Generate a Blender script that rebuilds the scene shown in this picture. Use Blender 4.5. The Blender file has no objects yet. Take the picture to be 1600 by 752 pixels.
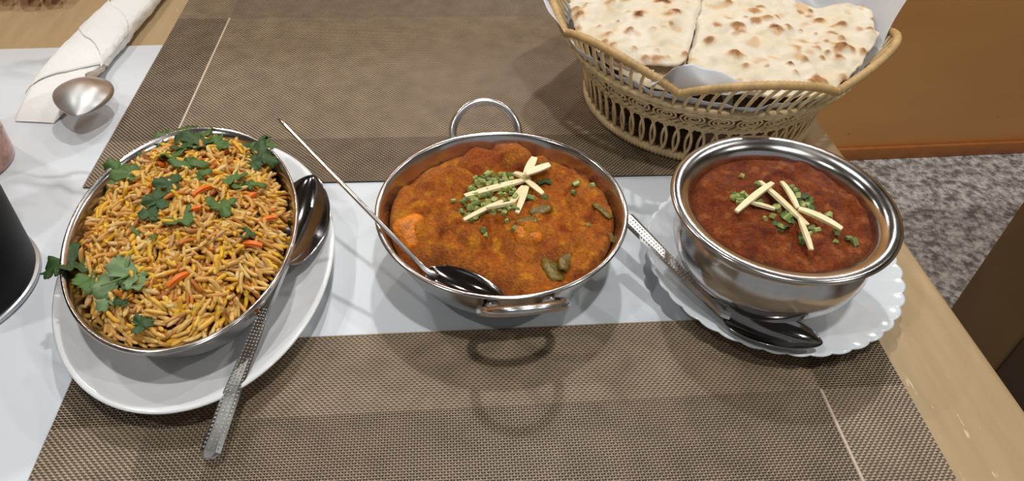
import bpy, bmesh, math, random
import numpy as np
from mathutils import Vector, Matrix, noise

sc = bpy.context.scene
COL = sc.collection
PI = math.pi
rad = math.radians
random.seed(7)
rng = np.random.default_rng(7)

# ------------------------------------------------------------------ camera
cd = bpy.data.cameras.new('camera'); cam = bpy.data.objects.new('camera', cd); COL.objects.link(cam)
cd.sensor_fit = 'HORIZONTAL'; cd.sensor_width = 36.0; cd.lens = 36.0 * 1129.13 / 1600.0
cd.clip_start = 0.01; cd.clip_end = 50
R_ = Vector((0.99468753, -0.09972849, 0.02551348)); U_ = Vector((0.050682, 0.69017455, 0.72186593)); F_ = Vector((0.08959935, 0.71673797, -0.69156246))
cam.matrix_world = Matrix(((R_.x, U_.x, -F_.x, 0), (R_.y, U_.y, -F_.y, 0), (R_.z, U_.z, -F_.z, 0.32745), (0, 0, 0, 1)))
sc.camera = cam

# ------------------------------------------------------------------ world, lamps, exposure
sc.view_settings.view_transform = 'Standard'
sc.view_settings.look = 'None'
sc.view_settings.gamma = 1.0
sc.view_settings.use_curve_mapping = False
sc.view_settings.exposure = 0.0
w = bpy.data.worlds.new('room_ambient'); sc.world = w; w.use_nodes = True
w.node_tree.nodes['Background'].inputs[0].default_value = (0.95, 0.97, 1.0, 1)
w.node_tree.nodes['Background'].inputs[1].default_value = 0.30
FLOOR_Z = -0.73
CEIL_Z = 1.85

def downlight(x, y, power, color=(1.0, 0.975, 0.945), size=0.075):
    ld = bpy.data.lights.new('ceiling_downlight', 'AREA'); ld.shape = 'DISK'; ld.size = size
    ld.energy = power; ld.color = color
    o = bpy.data.objects.new('ceiling_downlight', ld); COL.objects.link(o)
    o.location = (x, y, CEIL_Z - 0.03)
for gx in (-1.05, 0.2, 1.45):
    for gy in (-0.15, 1.15, 2.4):
        downlight(gx, gy, 12.5 if (gx == 0.2 and gy < 2) else 7.4)

# ------------------------------------------------------------------ materials
def new_mat(name):
    m = bpy.data.materials.new(name); m.use_nodes = True
    nt = m.node_tree; b = nt.nodes['Principled BSDF']
    return m, nt, b
def srgb(r, g, b):
    f = lambda c: (c / 255 / 12.92) if c / 255 <= 0.04045 else ((c / 255 + 0.055) / 1.055) ** 2.4
    return (f(r), f(g), f(b), 1.0)
def node(nt, t, **kw):
    n = nt.nodes.new(t)
    for k, v in kw.items():
        if k in n.inputs: n.inputs[k].default_value = v
        else: setattr(n, k, v)
    return n
def ramp(nt, stops, fac=None, interp='LINEAR'):
    r = nt.nodes.new('ShaderNodeValToRGB'); cr = r.color_ramp; cr.interpolation = interp
    while len(cr.elements) < len(stops): cr.elements.new(0.5)
    for e, (p, c) in zip(cr.elements, stops): e.position = p; e.color = c
    if fac is not None: nt.links.new(fac, r.inputs[0])
    return r
def coords(nt, scale=(1, 1, 1), rot=(0, 0, 0), kind='Object'):
    t = nt.nodes.new('ShaderNodeTexCoord'); m = nt.nodes.new('ShaderNodeMapping')
    m.inputs['Scale'].default_value = scale; m.inputs['Rotation'].default_value = rot
    nt.links.new(t.outputs[kind], m.inputs[0]); return m.outputs[0]
def bump(nt, b, height, strength=0.3, dist=0.001):
    n = node(nt, 'ShaderNodeBump', Strength=strength, Distance=dist)
    nt.links.new(height, n.inputs['Height']); nt.links.new(n.outputs[0], b.inputs['Normal'])
def simple(name, col, rough=0.5, metal=0.0, spec=0.5, coat=0.0, var=0.0, scale=40.0, bmp=0.0, bscale=200.0, bdist=0.0005, **kw):
    m, nt, b = new_mat(name)
    b.inputs['Roughness'].default_value = rough; b.inputs['Metallic'].default_value = metal
    b.inputs['Specular IOR Level'].default_value = spec; b.inputs['Coat Weight'].default_value = coat
    n = node(nt, 'ShaderNodeTexNoise', Scale=scale, Detail=4.0); nt.links.new(coords(nt), n.inputs['Vector'])
    lo = tuple(max(0, c * (1 - var)) for c in col[:3]) + (1,); hi = tuple(min(1, c * (1 + var)) for c in col[:3]) + (1,)
    r = ramp(nt, [(0.3, lo), (0.7, hi)], n.outputs['Fac']); nt.links.new(r.outputs[0], b.inputs['Base Color'])
    if bmp:
        n2 = node(nt, 'ShaderNodeTexNoise', Scale=bscale, Detail=3.0); nt.links.new(coords(nt), n2.inputs['Vector'])
        bump(nt, b, n2.outputs['Fac'], bmp, bdist)
    for k, v in kw.items(): b.inputs[k].default_value = v
    return m

M = {}
def steel(name, base=(0.62, 0.60, 0.58), rough=0.16, bmp=0.06, bscale=60):
    m, nt, b = new_mat(name)
    b.inputs['Metallic'].default_value = 1.0
    n = node(nt, 'ShaderNodeTexNoise', Scale=90.0, Detail=6.0); nt.links.new(coords(nt), n.inputs['Vector'])
    r = ramp(nt, [(0.3, tuple(c * 0.82 for c in base) + (1,)), (0.7, base + (1,))], n.outputs['Fac']); nt.links.new(r.outputs[0], b.inputs['Base Color'])
    n3 = node(nt, 'ShaderNodeTexNoise', Scale=25.0, Detail=8.0); nt.links.new(coords(nt), n3.inputs['Vector'])
    mr = node(nt, 'ShaderNodeMapRange'); mr.inputs['From Min'].default_value = 0.3; mr.inputs['From Max'].default_value = 0.7
    mr.inputs['To Min'].default_value = rough * 0.7; mr.inputs['To Max'].default_value = rough * 1.5
    nt.links.new(n3.outputs['Fac'], mr.inputs['Value']); nt.links.new(mr.outputs[0], b.inputs['Roughness'])
    n2 = node(nt, 'ShaderNodeTexNoise', Scale=bscale, Detail=2.0); nt.links.new(coords(nt), n2.inputs['Vector'])
    bump(nt, b, n2.outputs['Fac'], bmp, 0.002)
    return m
M['steel'] = steel('polished_steel')
M['steel_spoon'] = steel('spoon_steel', (0.42, 0.41, 0.41), 0.08, 0.03, 80)
M['steel_matte'] = steel('matte_steel', (0.60, 0.60, 0.59), 0.38, 0.02, 80)
M['steel_handle'] = steel('handle_steel', (0.70, 0.69, 0.68), 0.20, 0.02, 80)

# marble
def marble():
    m, nt, b = new_mat('white_marble_print')
    co = coords(nt, (1, 1, 1), (0, 0, rad(35)))
    n0 = node(nt, 'ShaderNodeTexNoise', Scale=5.0, Detail=6.0); nt.links.new(co, n0.inputs['Vector'])
    mix = node(nt, 'ShaderNodeMix', data_type='RGBA'); mix.inputs[0].default_value = 0.045
    nt.links.new(co, mix.inputs[6]); nt.links.new(n0.outputs['Color'], mix.inputs[7])
    def vein(scale, lo, wdt):
        mp = nt.nodes.new('ShaderNodeMapping'); mp.inputs['Scale'].default_value = (1, 2.8, 1)
        nt.links.new(mix.outputs[2], mp.inputs[0])
        n = node(nt, 'ShaderNodeTexNoise', Scale=scale, Detail=4.0, Roughness=0.55); nt.links.new(mp.outputs[0], n.inputs['Vector'])
        s = node(nt, 'ShaderNodeMath', operation='SUBTRACT'); s.inputs[1].default_value = lo; nt.links.new(n.outputs['Fac'], s.inputs[0])
        a = node(nt, 'ShaderNodeMath', operation='ABSOLUTE'); nt.links.new(s.outputs[0], a.inputs[0])
        r = ramp(nt, [(0.0, (1, 1, 1, 1)), (wdt, (0, 0, 0, 1))], a.outputs[0]); return r.outputs[0]
    v1 = vein(3.2, 0.5, 0.030); v2 = vein(2.2, 0.42, 0.014)
    n3 = node(nt, 'ShaderNodeTexNoise', Scale=7.0, Detail=2.0); nt.links.new(co, n3.inputs['Vector'])
    mask = ramp(nt, [(0.45, (0, 0, 0, 1)), (0.68, (1, 1, 1, 1))], n3.outputs['Fac'])
    base = ramp(nt, [(0.3, srgb(214, 222, 229)), (0.7, srgb(227, 233, 238))], n0.outputs['Fac'])
    add = node(nt, 'ShaderNodeMath', operation='MAXIMUM'); nt.links.new(v1, add.inputs[0]); nt.links.new(v2, add.inputs[1])
    mu = node(nt, 'ShaderNodeMath', operation='MULTIPLY'); nt.links.new(add.outputs[0], mu.inputs[0]); nt.links.new(mask.outputs[0], mu.inputs[1])
    mu2 = node(nt, 'ShaderNodeMath', operation='MULTIPLY'); nt.links.new(mu.outputs[0], mu2.inputs[0]); mu2.inputs[1].default_value = 0.62
    mx = node(nt, 'ShaderNodeMix', data_type='RGBA'); nt.links.new(mu2.outputs[0], mx.inputs[0]); nt.links.new(base.outputs[0], mx.inputs[6]); mx.inputs[7].default_value = srgb(140, 140, 142)
    nt.links.new(mx.outputs[2], b.inputs['Base Color'])
    b.inputs['Roughness'].default_value = 0.38; b.inputs['Specular IOR Level'].default_value = 0.35
    return m
M['marble'] = marble()

def tan_paint():
    m, nt, b = new_mat('tan_varnished_wood')
    co = coords(nt, (30, 4, 30))
    n = node(nt, 'ShaderNodeTexNoise', Scale=3.0, Detail=8.0); nt.links.new(co, n.inputs['Vector'])
    r = ramp(nt, [(0.3, srgb(170, 146, 109)), (0.7, srgb(184, 160, 122))], n.outputs['Fac'])
    co2 = coords(nt, (300, 60, 300), (0, 0, rad(12)))
    n2 = node(nt, 'ShaderNodeTexNoise', Scale=1.2, Detail=3.0); nt.links.new(co2, n2.inputs['Vector'])
    r2 = ramp(nt, [(0.66, (0, 0, 0, 1)), (0.71, (1, 1, 1, 1))], n2.outputs['Fac'])
    n4 = node(nt, 'ShaderNodeTexNoise', Scale=9.0, Detail=2.0); nt.links.new(coords(nt), n4.inputs['Vector'])
    r4 = ramp(nt, [(0.48, (0, 0, 0, 1)), (0.60, (1, 1, 1, 1))], n4.outputs['Fac'])
    mm = node(nt, 'ShaderNodeMath', operation='MULTIPLY'); nt.links.new(r2.outputs[0], mm.inputs[0]); nt.links.new(r4.outputs[0], mm.inputs[1])
    mx = node(nt, 'ShaderNodeMix', data_type='RGBA'); nt.links.new(mm.outputs[0], mx.inputs[0]); nt.links.new(r.outputs[0], mx.inputs[6]); mx.inputs[7].default_value = srgb(214, 196, 164)
    nt.links.new(mx.outputs[2], b.inputs['Base Color'])
    b.inputs['Roughness'].default_value = 0.34; b.inputs['Specular IOR Level'].default_value = 0.45
    bump(nt, b, n2.outputs['Fac'], 0.12, 0.0004)
    return m
M['tan'] = tan_paint()
M['stretcher_shaded_wood'] = simple('shaded_brown_wood', srgb(54, 38, 18), 0.6, var=0.12, scale=8)  # darker copy of the brown wood, with the stretcher's shade in its colour
M['brown_wood'] = simple('dark_brown_wood', srgb(104, 82, 46), 0.5, var=0.12, scale=8, bmp=0.1, bscale=40)

def carpet():
    m, nt, b = new_mat('grey_speckled_carpet')
    co = coords(nt)
    n = node(nt, 'ShaderNodeTexNoise', Scale=58.0, Detail=3.0, Roughness=0.65); nt.links.new(co, n.inputs['Vector'])
    r = ramp(nt, [(0.36, srgb(112, 109, 106)), (0.48, srgb(160, 156, 152)), (0.64, srgb(212, 209, 204))], n.outputs['Fac'])
    nt.links.new(r.outputs[0], b.inputs['Base Color']); b.inputs['Roughness'].default_value = 0.95; b.inputs['Specular IOR Level'].default_value = 0.1
    bump(nt, b, n.outputs['Fac'], 0.8, 0.01)
    return m
M['carpet'] = carpet()

def wallmat():
    m, nt, b = new_mat('orange_brown_laminate')
    co = coords(nt, (1.2, 1, 4))
    n = node(nt, 'ShaderNodeTexNoise', Scale=2.2, Detail=4.0); nt.links.new(co, n.inputs['Vector'])
    r = ramp(nt, [(0.3, srgb(224, 162, 90)), (0.7, srgb(234, 174, 102))], n.outputs['Fac'])
    co2 = coords(nt, (14, 14, 22)); v = node(nt, 'ShaderNodeTexVoronoi', Scale=1.0); nt.links.new(co2, v.inputs['Vector'])
    r2 = ramp(nt, [(0.0, (1, 1, 1, 1)), (0.07, (0, 0, 0, 1))], v.outputs['Distance'])
    mx = node(nt, 'ShaderNodeMix', data_type='RGBA'); nt.links.new(r2.outputs[0], mx.inputs[0]); nt.links.new(r.outputs[0], mx.inputs[6]); mx.inputs[7].default_value = srgb(150, 96, 50)
    nt.links.new(mx.outputs[2], b.inputs['Base Color']); b.inputs['Roughness'].default_value = 0.42
    return m
M['wall'] = wallmat()
M['base_strip'] = simple('base_strip_brown', srgb(172, 106, 50), 0.5, var=0.1)
M['plaster'] = simple('beige_plaster', srgb(176, 160, 138), 0.9, var=0.04, scale=3)
M['ceiling'] = simple('dim_ceiling_paint', srgb(96, 90, 84), 0.9, var=0.04, scale=3)

M['thread_x'] = simple('taupe_thread', srgb(158, 139, 114), 0.40, spec=0.5, var=0.16, scale=60)
M['thread_y'] = simple('brown_thread', srgb(118, 102, 83), 0.42, spec=0.5, var=0.16, scale=60)
M['mat_dark'] = simple('black_mat_backing', srgb(16, 13, 11), 0.8, spec=0.2, var=0.2)
M['thread_pale'] = simple('cream_thread', srgb(205, 186, 168), 0.45, var=0.1, scale=900)

M['porcelain'] = simple('white_porcelain', srgb(238, 241, 243), 0.12, spec=0.5, coat=0.3, var=0.01)
M['opal'] = simple('opal_glass_white', srgb(230, 237, 242), 0.10, spec=0.5, coat=0.3, var=0.01)

def colattr(name, rough=0.5, spec=0.5, noise_scale=0, noise_amt=0.0, bmp=0.0, bscale=300, bdist=0.001, sss=0.0, coat=0.0, grains=None):
    m, nt, b = new_mat(name)
    a = node(nt, 'ShaderNodeVertexColor'); a.layer_name = 'tint'
    src = a.outputs['Color']
    if noise_amt:
        n = node(nt, 'ShaderNodeTexNoise', Scale=noise_scale, Detail=5.0, Roughness=0.65); nt.links.new(coords(nt), n.inputs['Vector'])
        r = ramp(nt, [(0.3, (1 - noise_amt,) * 3 + (1,)), (0.7, (1 + noise_amt * 0.6,) * 3 + (1,))], n.outputs['Fac'])
        mx = node(nt, 'ShaderNodeMix', data_type='RGBA', blend_type='MULTIPLY'); mx.inputs[0].default_value = 1.0
        nt.links.new(src, mx.inputs[6]); nt.links.new(r.outputs[0], mx.inputs[7]); src = mx.outputs[2]
    nt.links.new(src, b.inputs['Base Color'])
    b.inputs['Roughness'].default_value = rough; b.inputs['Specular IOR Level'].default_value = spec; b.inputs['Coat Weight'].default_value = coat
    if sss: b.inputs['Subsurface Weight'].default_value = sss; b.inputs['Subsurface Scale'].default_value = 0.003
    if bmp:
        n2 = node(nt, 'ShaderNodeTexNoise', Scale=bscale, Detail=4.0, Roughness=0.7); nt.links.new(coords(nt), n2.inputs['Vector'])
        bump(nt, b, n2.outputs['Fac'], bmp, bdist)
    return m
M['curry_orange'] = colattr('orange_curry', 0.25, 0.42, 520, 0.46, 1.0, 620, 0.003)
M['curry_red'] = colattr('red_brown_curry', 0.24, 0.42, 560, 0.52, 1.0, 680, 0.003)
M['naan'] = colattr('baked_flatbread', 0.55, 0.35, 160, 0.07, 0.35, 160, 0.002)

def island(name, stops, rough=0.45, spec=0.4, bmp=0.0, bscale=900, noise_amt=0.12):
    m, nt, b = new_mat(name)
    g = nt.nodes.new('ShaderNodeNewGeometry'); r = ramp(nt, stops, g.outputs['Random Per Island'])
    n = node(nt, 'ShaderNodeTexNoise', Scale=420.0, Detail=3.0); nt.links.new(coords(nt), n.inputs['Vector'])
    r2 = ramp(nt, [(0.3, (1 - noise_amt,) * 3 + (1,)), (0.7, (1.05,) * 3 + (1,))], n.outputs['Fac'])
    mx = node(nt, 'ShaderNodeMix', data_type='RGBA', blend_type='MULTIPLY'); mx.inputs[0].default_value = 1.0
    nt.links.new(r.outputs[0], mx.inputs[6]); nt.links.new(r2.outputs[0], mx.inputs[7]); nt.links.new(mx.outputs[2], b.inputs['Base Color'])
    b.inputs['Roughness'].default_value = rough; b.inputs['Specular IOR Level'].default_value = spec
    b.inputs['Subsurface Weight'].default_value = 0.25; b.inputs['Subsurface Scale'].default_value = 0.002
    return m
M['rice'] = island('seasoned_rice', [(0.0, srgb(200, 140, 62)), (0.2, srgb(222, 172, 92)), (0.42, srgb(232, 190, 112)), (0.58, srgb(232, 178, 66)), (0.74, srgb(236, 186, 44)), (0.86, srgb(238, 208, 146)), (0.95, srgb(170, 100, 46)), (1.0, srgb(228, 142, 40))])
M['rice_base'] = simple('rice_mass', srgb(150, 92, 28), 0.6, var=0.35, scale=160, bmp=0.8, bscale=260, bdist=0.003)
M['carrot'] = simple('carrot_orange', srgb(232, 116, 30), 0.4, var=0.12, scale=200)
M['leaf_mid'] = simple('coriander_green', srgb(80, 112, 50), 0.42, var=0.35, scale=160, bmp=0.3, bscale=400)
M['leaf_dark'] = simple('coriander_dark_green', srgb(54, 84, 38), 0.42, var=0.4, scale=160, bmp=0.3, bscale=400)
M['leaf_pale'] = simple('coriander_pale_green', srgb(122, 148, 100), 0.45, var=0.25, scale=160, bmp=0.3, bscale=400)
M['stem'] = simple('coriander_stem_green', srgb(104, 132, 70), 0.45, var=0.2, scale=160)
M['chive'] = simple('chopped_green_pale', srgb(158, 166, 92), 0.4, var=0.3, scale=180)
M['chive_dark'] = simple('chopped_green_dark', srgb(112, 130, 70), 0.4, var=0.3, scale=180)
M['ginger'] = simple('pale_ginger', srgb(240, 228, 182), 0.4, var=0.08, scale=300, bmp=0.2, bscale=500)
M['pepper'] = simple('cooked_green_pepper', srgb(112, 92, 30), 0.32, var=0.5, scale=220, bmp=0.6, bscale=260, bdist=0.003)
M['paneer'] = simple('sauce_coated_cheese', srgb(214, 120, 8), 0.42, var=0.35, scale=160, bmp=0.7, bscale=420, bdist=0.002)
M['cane'] = simple('rattan_cane', srgb(228, 202, 154), 0.5, var=0.2, scale=120, bmp=0.25, bscale=700)
M['cane_rim'] = simple('rattan_wrapped_rim', srgb(192, 158, 104), 0.5, var=0.2, scale=120, bmp=0.25, bscale=700)
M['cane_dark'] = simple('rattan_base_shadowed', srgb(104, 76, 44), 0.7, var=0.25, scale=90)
M['napkin'] = simple('white_paper_napkin', srgb(236, 236, 232), 0.85, spec=0.2, var=0.02, scale=60, bmp=0.5, bscale=90, bdist=0.002)
M['paper'] = simple('greaseproof_paper', srgb(214, 216, 220), 0.6, spec=0.3, var=0.03, scale=40, bmp=0.25, bscale=60, bdist=0.002)
M['black'] = simple('satin_black_plastic', srgb(12, 12, 12), 0.5, spec=0.15, var=0.1)
M['grey_ring'] = simple('brushed_grey_ring', srgb(186, 188, 190), 0.3, metal=0.6, var=0.05)
M['white_mark'] = simple('white_print', srgb(220, 220, 220), 0.6)
M['skin'] = simple('skin', srgb(206, 140, 112), 0.5, var=0.08, scale=60)
m, nt, b = new_mat('clear_glass'); b.inputs['Transmission Weight'].default_value = 1.0; b.inputs['Roughness'].default_value = 0.02; b.inputs['IOR'].default_value = 1.45; b.inputs['Base Color'].default_value = (0.98, 0.95, 0.94, 1); M['glass'] = m
M['drink'] = simple('pink_drink', srgb(224, 172, 152), 0.3, var=0.3, scale=160)

# ------------------------------------------------------------------ helpers
def raw_mesh(name, V, F, mat, smooth=True):
    me = bpy.data.meshes.new(name); me.from_pydata([tuple(v) for v in V], [], [tuple(f) for f in F]); me.update()
    if smooth: me.polygons.foreach_set('use_smooth', [True] * len(me.polygons))
    if isinstance(mat, (list, tuple)):
        for x in mat: me.materials.append(M[x])
    else: me.materials.append(M[mat])
    return me
def link(name, me, parent=None, loc=(0, 0, 0), rot=(0, 0, 0)):
    o = bpy.data.objects.new(name, me); COL.objects.link(o); o.location = loc; o.rotation_euler = rot
    if parent is not None: o.parent = parent
    return o
def tag(o, label, cat, group=None, kind=None):
    o['label'] = label
    if cat: o['category'] = cat
    if group: o['group'] = group
    if kind: o['kind'] = kind
    return o
def thing(name, label, cat, loc=(0, 0, 0), rot=(0, 0, 0), group=None):
    o = bpy.data.objects.new(name, None); COL.objects.link(o); o.location = loc; o.rotation_euler = rot; o.empty_display_size = 0.02
    return tag(o, label, cat, group)
def struct(name, me, loc=(0, 0, 0)):
    o = link(name, me, None, loc); o['kind'] = 'structure'; return o
def box_vf(x0, x1, y0, y1, z0, z1):
    V = [(x, y, z) for x in (x0, x1) for y in (y0, y1) for z in (z0, z1)]
    F = [(0, 1, 3, 2), (4, 6, 7, 5), (0, 4, 5, 1), (2, 3, 7, 6), (0, 2, 6, 4), (1, 5, 7, 3)]
    return V, F
def box(name, mat, x0, x1, y0, y1, z0, z1, bev=0.0, seg=2):
    V, F = box_vf(x0, x1, y0, y1, z0, z1); me = raw_mesh(name, V, F, mat, smooth=False)
    if bev:
        bm = bmesh.new(); bm.from_mesh(me)
        bmesh.ops.bevel(bm, geom=list(bm.edges), offset=bev, segments=seg, affect='EDGES', profile=0.5)
        bm.to_mesh(me); bm.free(); me.polygons.foreach_set('use_smooth', [True] * len(me.polygons))
    return me
def revolve(prof, n=96, sx=1.0, sy=1.0, edge=None):
    """prof: closed or open list of (r,z); r == 0 makes a pole. edge(theta, r, z) -> (r, z)"""
    V, F = [], []; rings = []
    for (r, z) in prof:
        if r <= 1e-9: V.append((0, 0, z)); rings.append([len(V) - 1]); continue
        ring = []
        for k in range(n):
            t = 2 * PI * k / n; rr, zz = (r, z) if edge is None else edge(t, r, z)
            V.append((rr * sx * math.cos(t), rr * sy * math.sin(t), zz)); ring.append(len(V) - 1)
        rings.append(ring)
    for a, b_ in zip(rings, rings[1:]):
        if len(a) == 1 and len(b_) == 1: continue
        for k in range(n):
            k2 = (k + 1) % n
            if len(a) == 1: F.append((a[0], b_[k2], b_[k]))
            elif len(b_) == 1: F.append((a[k], a[k2], b_[0]))
            else: F.append((a[k], a[k2], b_[k2], b_[k]))
    return V, F
def tube(path, r, n=8, closed=False, cap=True, flat=1.0, nrm=None):
    P = [Vector(p) for p in path]; m_ = len(P); V, F = [], []
    prevn = None
    for i in range(m_):
        a = P[i - 1] if (i > 0 or closed) else P[i]; b_ = P[(i + 1) % m_] if (i < m_ - 1 or closed) else P[i]
        t = (b_ - a).normalized()
        if nrm is not None: nn = Vector(nrm) - t * t.dot(Vector(nrm))
        elif prevn is None: nn = t.orthogonal()
        else: nn = prevn - t * t.dot(prevn)
        nn.normalize(); prevn = nn; bb = t.cross(nn)
        ri = r(i / max(1, m_ - 1)) if callable(r) else r
        for k in range(n):
            an = 2 * PI * k / n; V.append(P[i] + nn * (math.cos(an) * ri * flat) + bb * (math.sin(an) * ri))
    L = m_ if closed else m_ - 1
    for i in range(L):
        j = (i + 1) % m_
        for k in range(n):
            k2 = (k + 1) % n; F.append((i * n + k, i * n + k2, j * n + k2, j * n + k))
    if cap and not closed: F.append(tuple(range(n))[::-1]); F.append(tuple((m_ - 1) * n + k for k in range(n)))
    return V, F
def merge(parts):
    V, F = [], []
    for v, f in parts:
        o = len(V); V += list(v); F += [tuple(i + o for i in q) for q in f]
    return V, F
def set_tint(me, cols):
    a = me.color_attributes.new('tint', 'FLOAT_COLOR', 'POINT'); c = np.ones((len(cols), 4), dtype=np.float32); c[:, :3] = cols; a.data.foreach_set('color', c.ravel())
def sheet_vf(grid, thick=0.0):
    """grid[i][j] of Vectors -> sheet; with thickness a closed slab (thickness along -z)"""
    n, m_ = len(grid), len(grid[0]); V = [p for row in grid for p in row]; F = []
    for i in range(n - 1):
        for j in range(m_ - 1):
            F.append((i * m_ + j, (i + 1) * m_ + j, (i + 1) * m_ + j + 1, i * m_ + j + 1))
    if thick:
        o = len(V); V = V + [Vector(p) - Vector((0, 0, thick)) for p in V]
        F += [tuple(k + o for k in f[::-1]) for f in F]
        rim = [j for j in range(m_)] + [i * m_ + m_ - 1 for i in range(1, n)] + [(n - 1) * m_ + j for j in range(m_ - 2, -1, -1)] + [i * m_ for i in range(n - 2, 0, -1)]
        for a, b_ in zip(rim, rim[1:] + rim[:1]): F.append((a, b_, b_ + o, a + o))
    return V, F
def nz(x, y, z, s): return noise.noise(Vector((x * s, y * s, z * s)))
def sstep(a, b_, x):
    t = min(1.0, max(0.0, (x - a) / (b_ - a))); return t * t * (3 - 2 * t)

# ------------------------------------------------------------------ measured layout data (metres)
LEAVES = [[-0.1977, 0.3705, 0.0143, 20, 'a'], [-0.1833, 0.355, 0.0128, 70, 'a'], [-0.1873, 0.3982, 0.0117, 120, 'd'], [-0.1736, 0.4116, 0.0153, 80, 'a'], [-0.1468, 0.3737, 0.0133, 30, 'd'], [-0.1675, 0.4159, 0.0102, 200, 'd'], [-0.1582, 0.3575, 0.0112, 160, 'a'], [-0.1451, 0.3463, 0.0143, 0, 'l'], [-0.1364, 0.3733, 0.0102, 100, 'a'], [-0.1206, 0.3962, 0.0128, 60, 'd'], [-0.1143, 0.3769, 0.0133, -20, 'd'], [-0.1128, 0.3377, 0.0133, 10, 'l'], [-0.1215, 0.3426, 0.0092, 120, 'a'], [-0.1378, 0.3372, 0.0097, 20, 'l'], [-0.1521, 0.3289, 0.0097, 60, 'd'], [-0.1554, 0.3153, 0.0087, 80, 'd'], [-0.1569, 0.3071, 0.0077, 200, 'd'], [-0.1406, 0.3027, 0.0102, -40, 'a'], [-0.1223, 0.3148, 0.0102, -60, 'a'], [-0.1671, 0.2702, 0.0158, 95, 'p'], [-0.1595, 0.2715, 0.0143, 50, 'p'], [-0.1713, 0.2613, 0.0087, 230, 'p'], [-0.2079, 0.2972, 0.0148, 190, 'd'], [-0.1974, 0.2908, 0.0102, -30, 'd'], [-0.1856, 0.2776, 0.0107, -70, 'a'], [-0.1082, 0.2995, 0.0051, 0, 'd'], [-0.1628, 0.2573, 0.0051, 60, 'd'], [-0.1518, 0.2444, 0.0066, 10, 'd'], [-0.1544, 0.3723, 0.0112, 10, 'd'], [-0.1489, 0.3914, 0.0102, 70, 'a'], [-0.1798, 0.4075, 0.0102, 130, 'd'], [-0.1152, 0.3942, 0.0102, 100, 'a'], [-0.1155, 0.3663, 0.0092, -60, 'd'], [-0.163, 0.2961, 0.0051, -50, 'l'], [-0.1519, 0.2899, 0.0051, 80, 'l']]
CARROTS = [[-0.1603, 0.3299, 0.0077, -10], [-0.1369, 0.3083, 0.0102, 30], [-0.1362, 0.2664, 0.0133, 45], [-0.1344, 0.3253, 0.0117, 50], [-0.1053, 0.2943, 0.0102, -5], [-0.1006, 0.3164, 0.0102, 15], [-0.164, 0.3515, 0.0066, -10], [-0.1107, 0.3308, 0.0066, 40]]
GINGER_K = [[0.0122, 0.3348, 0.0535, 0.0506, 0.3483, 0.0535, 0.0042], [0.0442, 0.355, 0.0541, 0.0537, 0.3479, 0.0541, 0.0035], [0.0576, 0.3605, 0.0547, 0.0503, 0.3461, 0.0547, 0.0045], [0.0661, 0.352, 0.0553, 0.0504, 0.3466, 0.0553, 0.004], [0.0509, 0.3445, 0.0559, 0.0588, 0.3275, 0.0559, 0.0028], [0.0491, 0.3426, 0.0565, 0.0394, 0.3239, 0.0565, 0.004], [0.0506, 0.3393, 0.0571, 0.0408, 0.3083, 0.0571, 0.003], [0.0098, 0.3, 0.0577, 0.0339, 0.3211, 0.0577, 0.0022], [0.0233, 0.3093, 0.0583, 0.0398, 0.3137, 0.0583, 0.0016]]
GINGER_H = [[0.157, 0.2798, 0.0715, 0.186, 0.3025, 0.0715, 0.003], [0.1798, 0.3057, 0.0721, 0.1935, 0.2687, 0.0721, 0.0036], [0.1917, 0.3035, 0.0727, 0.1919, 0.2802, 0.0727, 0.0026], [0.1919, 0.279, 0.0733, 0.209, 0.2618, 0.0733, 0.003], [0.1893, 0.2711, 0.0739, 0.1865, 0.2482, 0.0739, 0.0026], [0.1677, 0.2879, 0.0745, 0.1801, 0.2821, 0.0745, 0.0028]]
HERBS_H = [[0.1602, 0.2925], [0.1628, 0.2933], [0.1667, 0.2958], [0.1629, 0.2891], [0.168, 0.2938], [0.1735, 0.2884], [0.1797, 0.3076], [0.1777, 0.3032], [0.1808, 0.2848], [0.1826, 0.2835], [0.1831, 0.2869], [0.1878, 0.2787], [0.1858, 0.2766], [0.1938, 0.302], [0.196, 0.2994], [0.1981, 0.2987], [0.1988, 0.2943], [0.1998, 0.2889], [0.2015, 0.2882], [0.1984, 0.2854], [0.1717, 0.2747], [0.1773, 0.2773], [0.1791, 0.2708], [0.1794, 0.2687], [0.2103, 0.2778], [0.2084, 0.2651], [0.2071, 0.2621], [0.2164, 0.2576], [0.196, 0.267], [0.1969, 0.2645], [0.2056, 0.2577], [0.2142, 0.2606], [0.1742, 0.3171], [0.1882, 0.2599], [0.1919, 0.2617], [0.2052, 0.279], [0.2059, 0.2768]]
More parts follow.
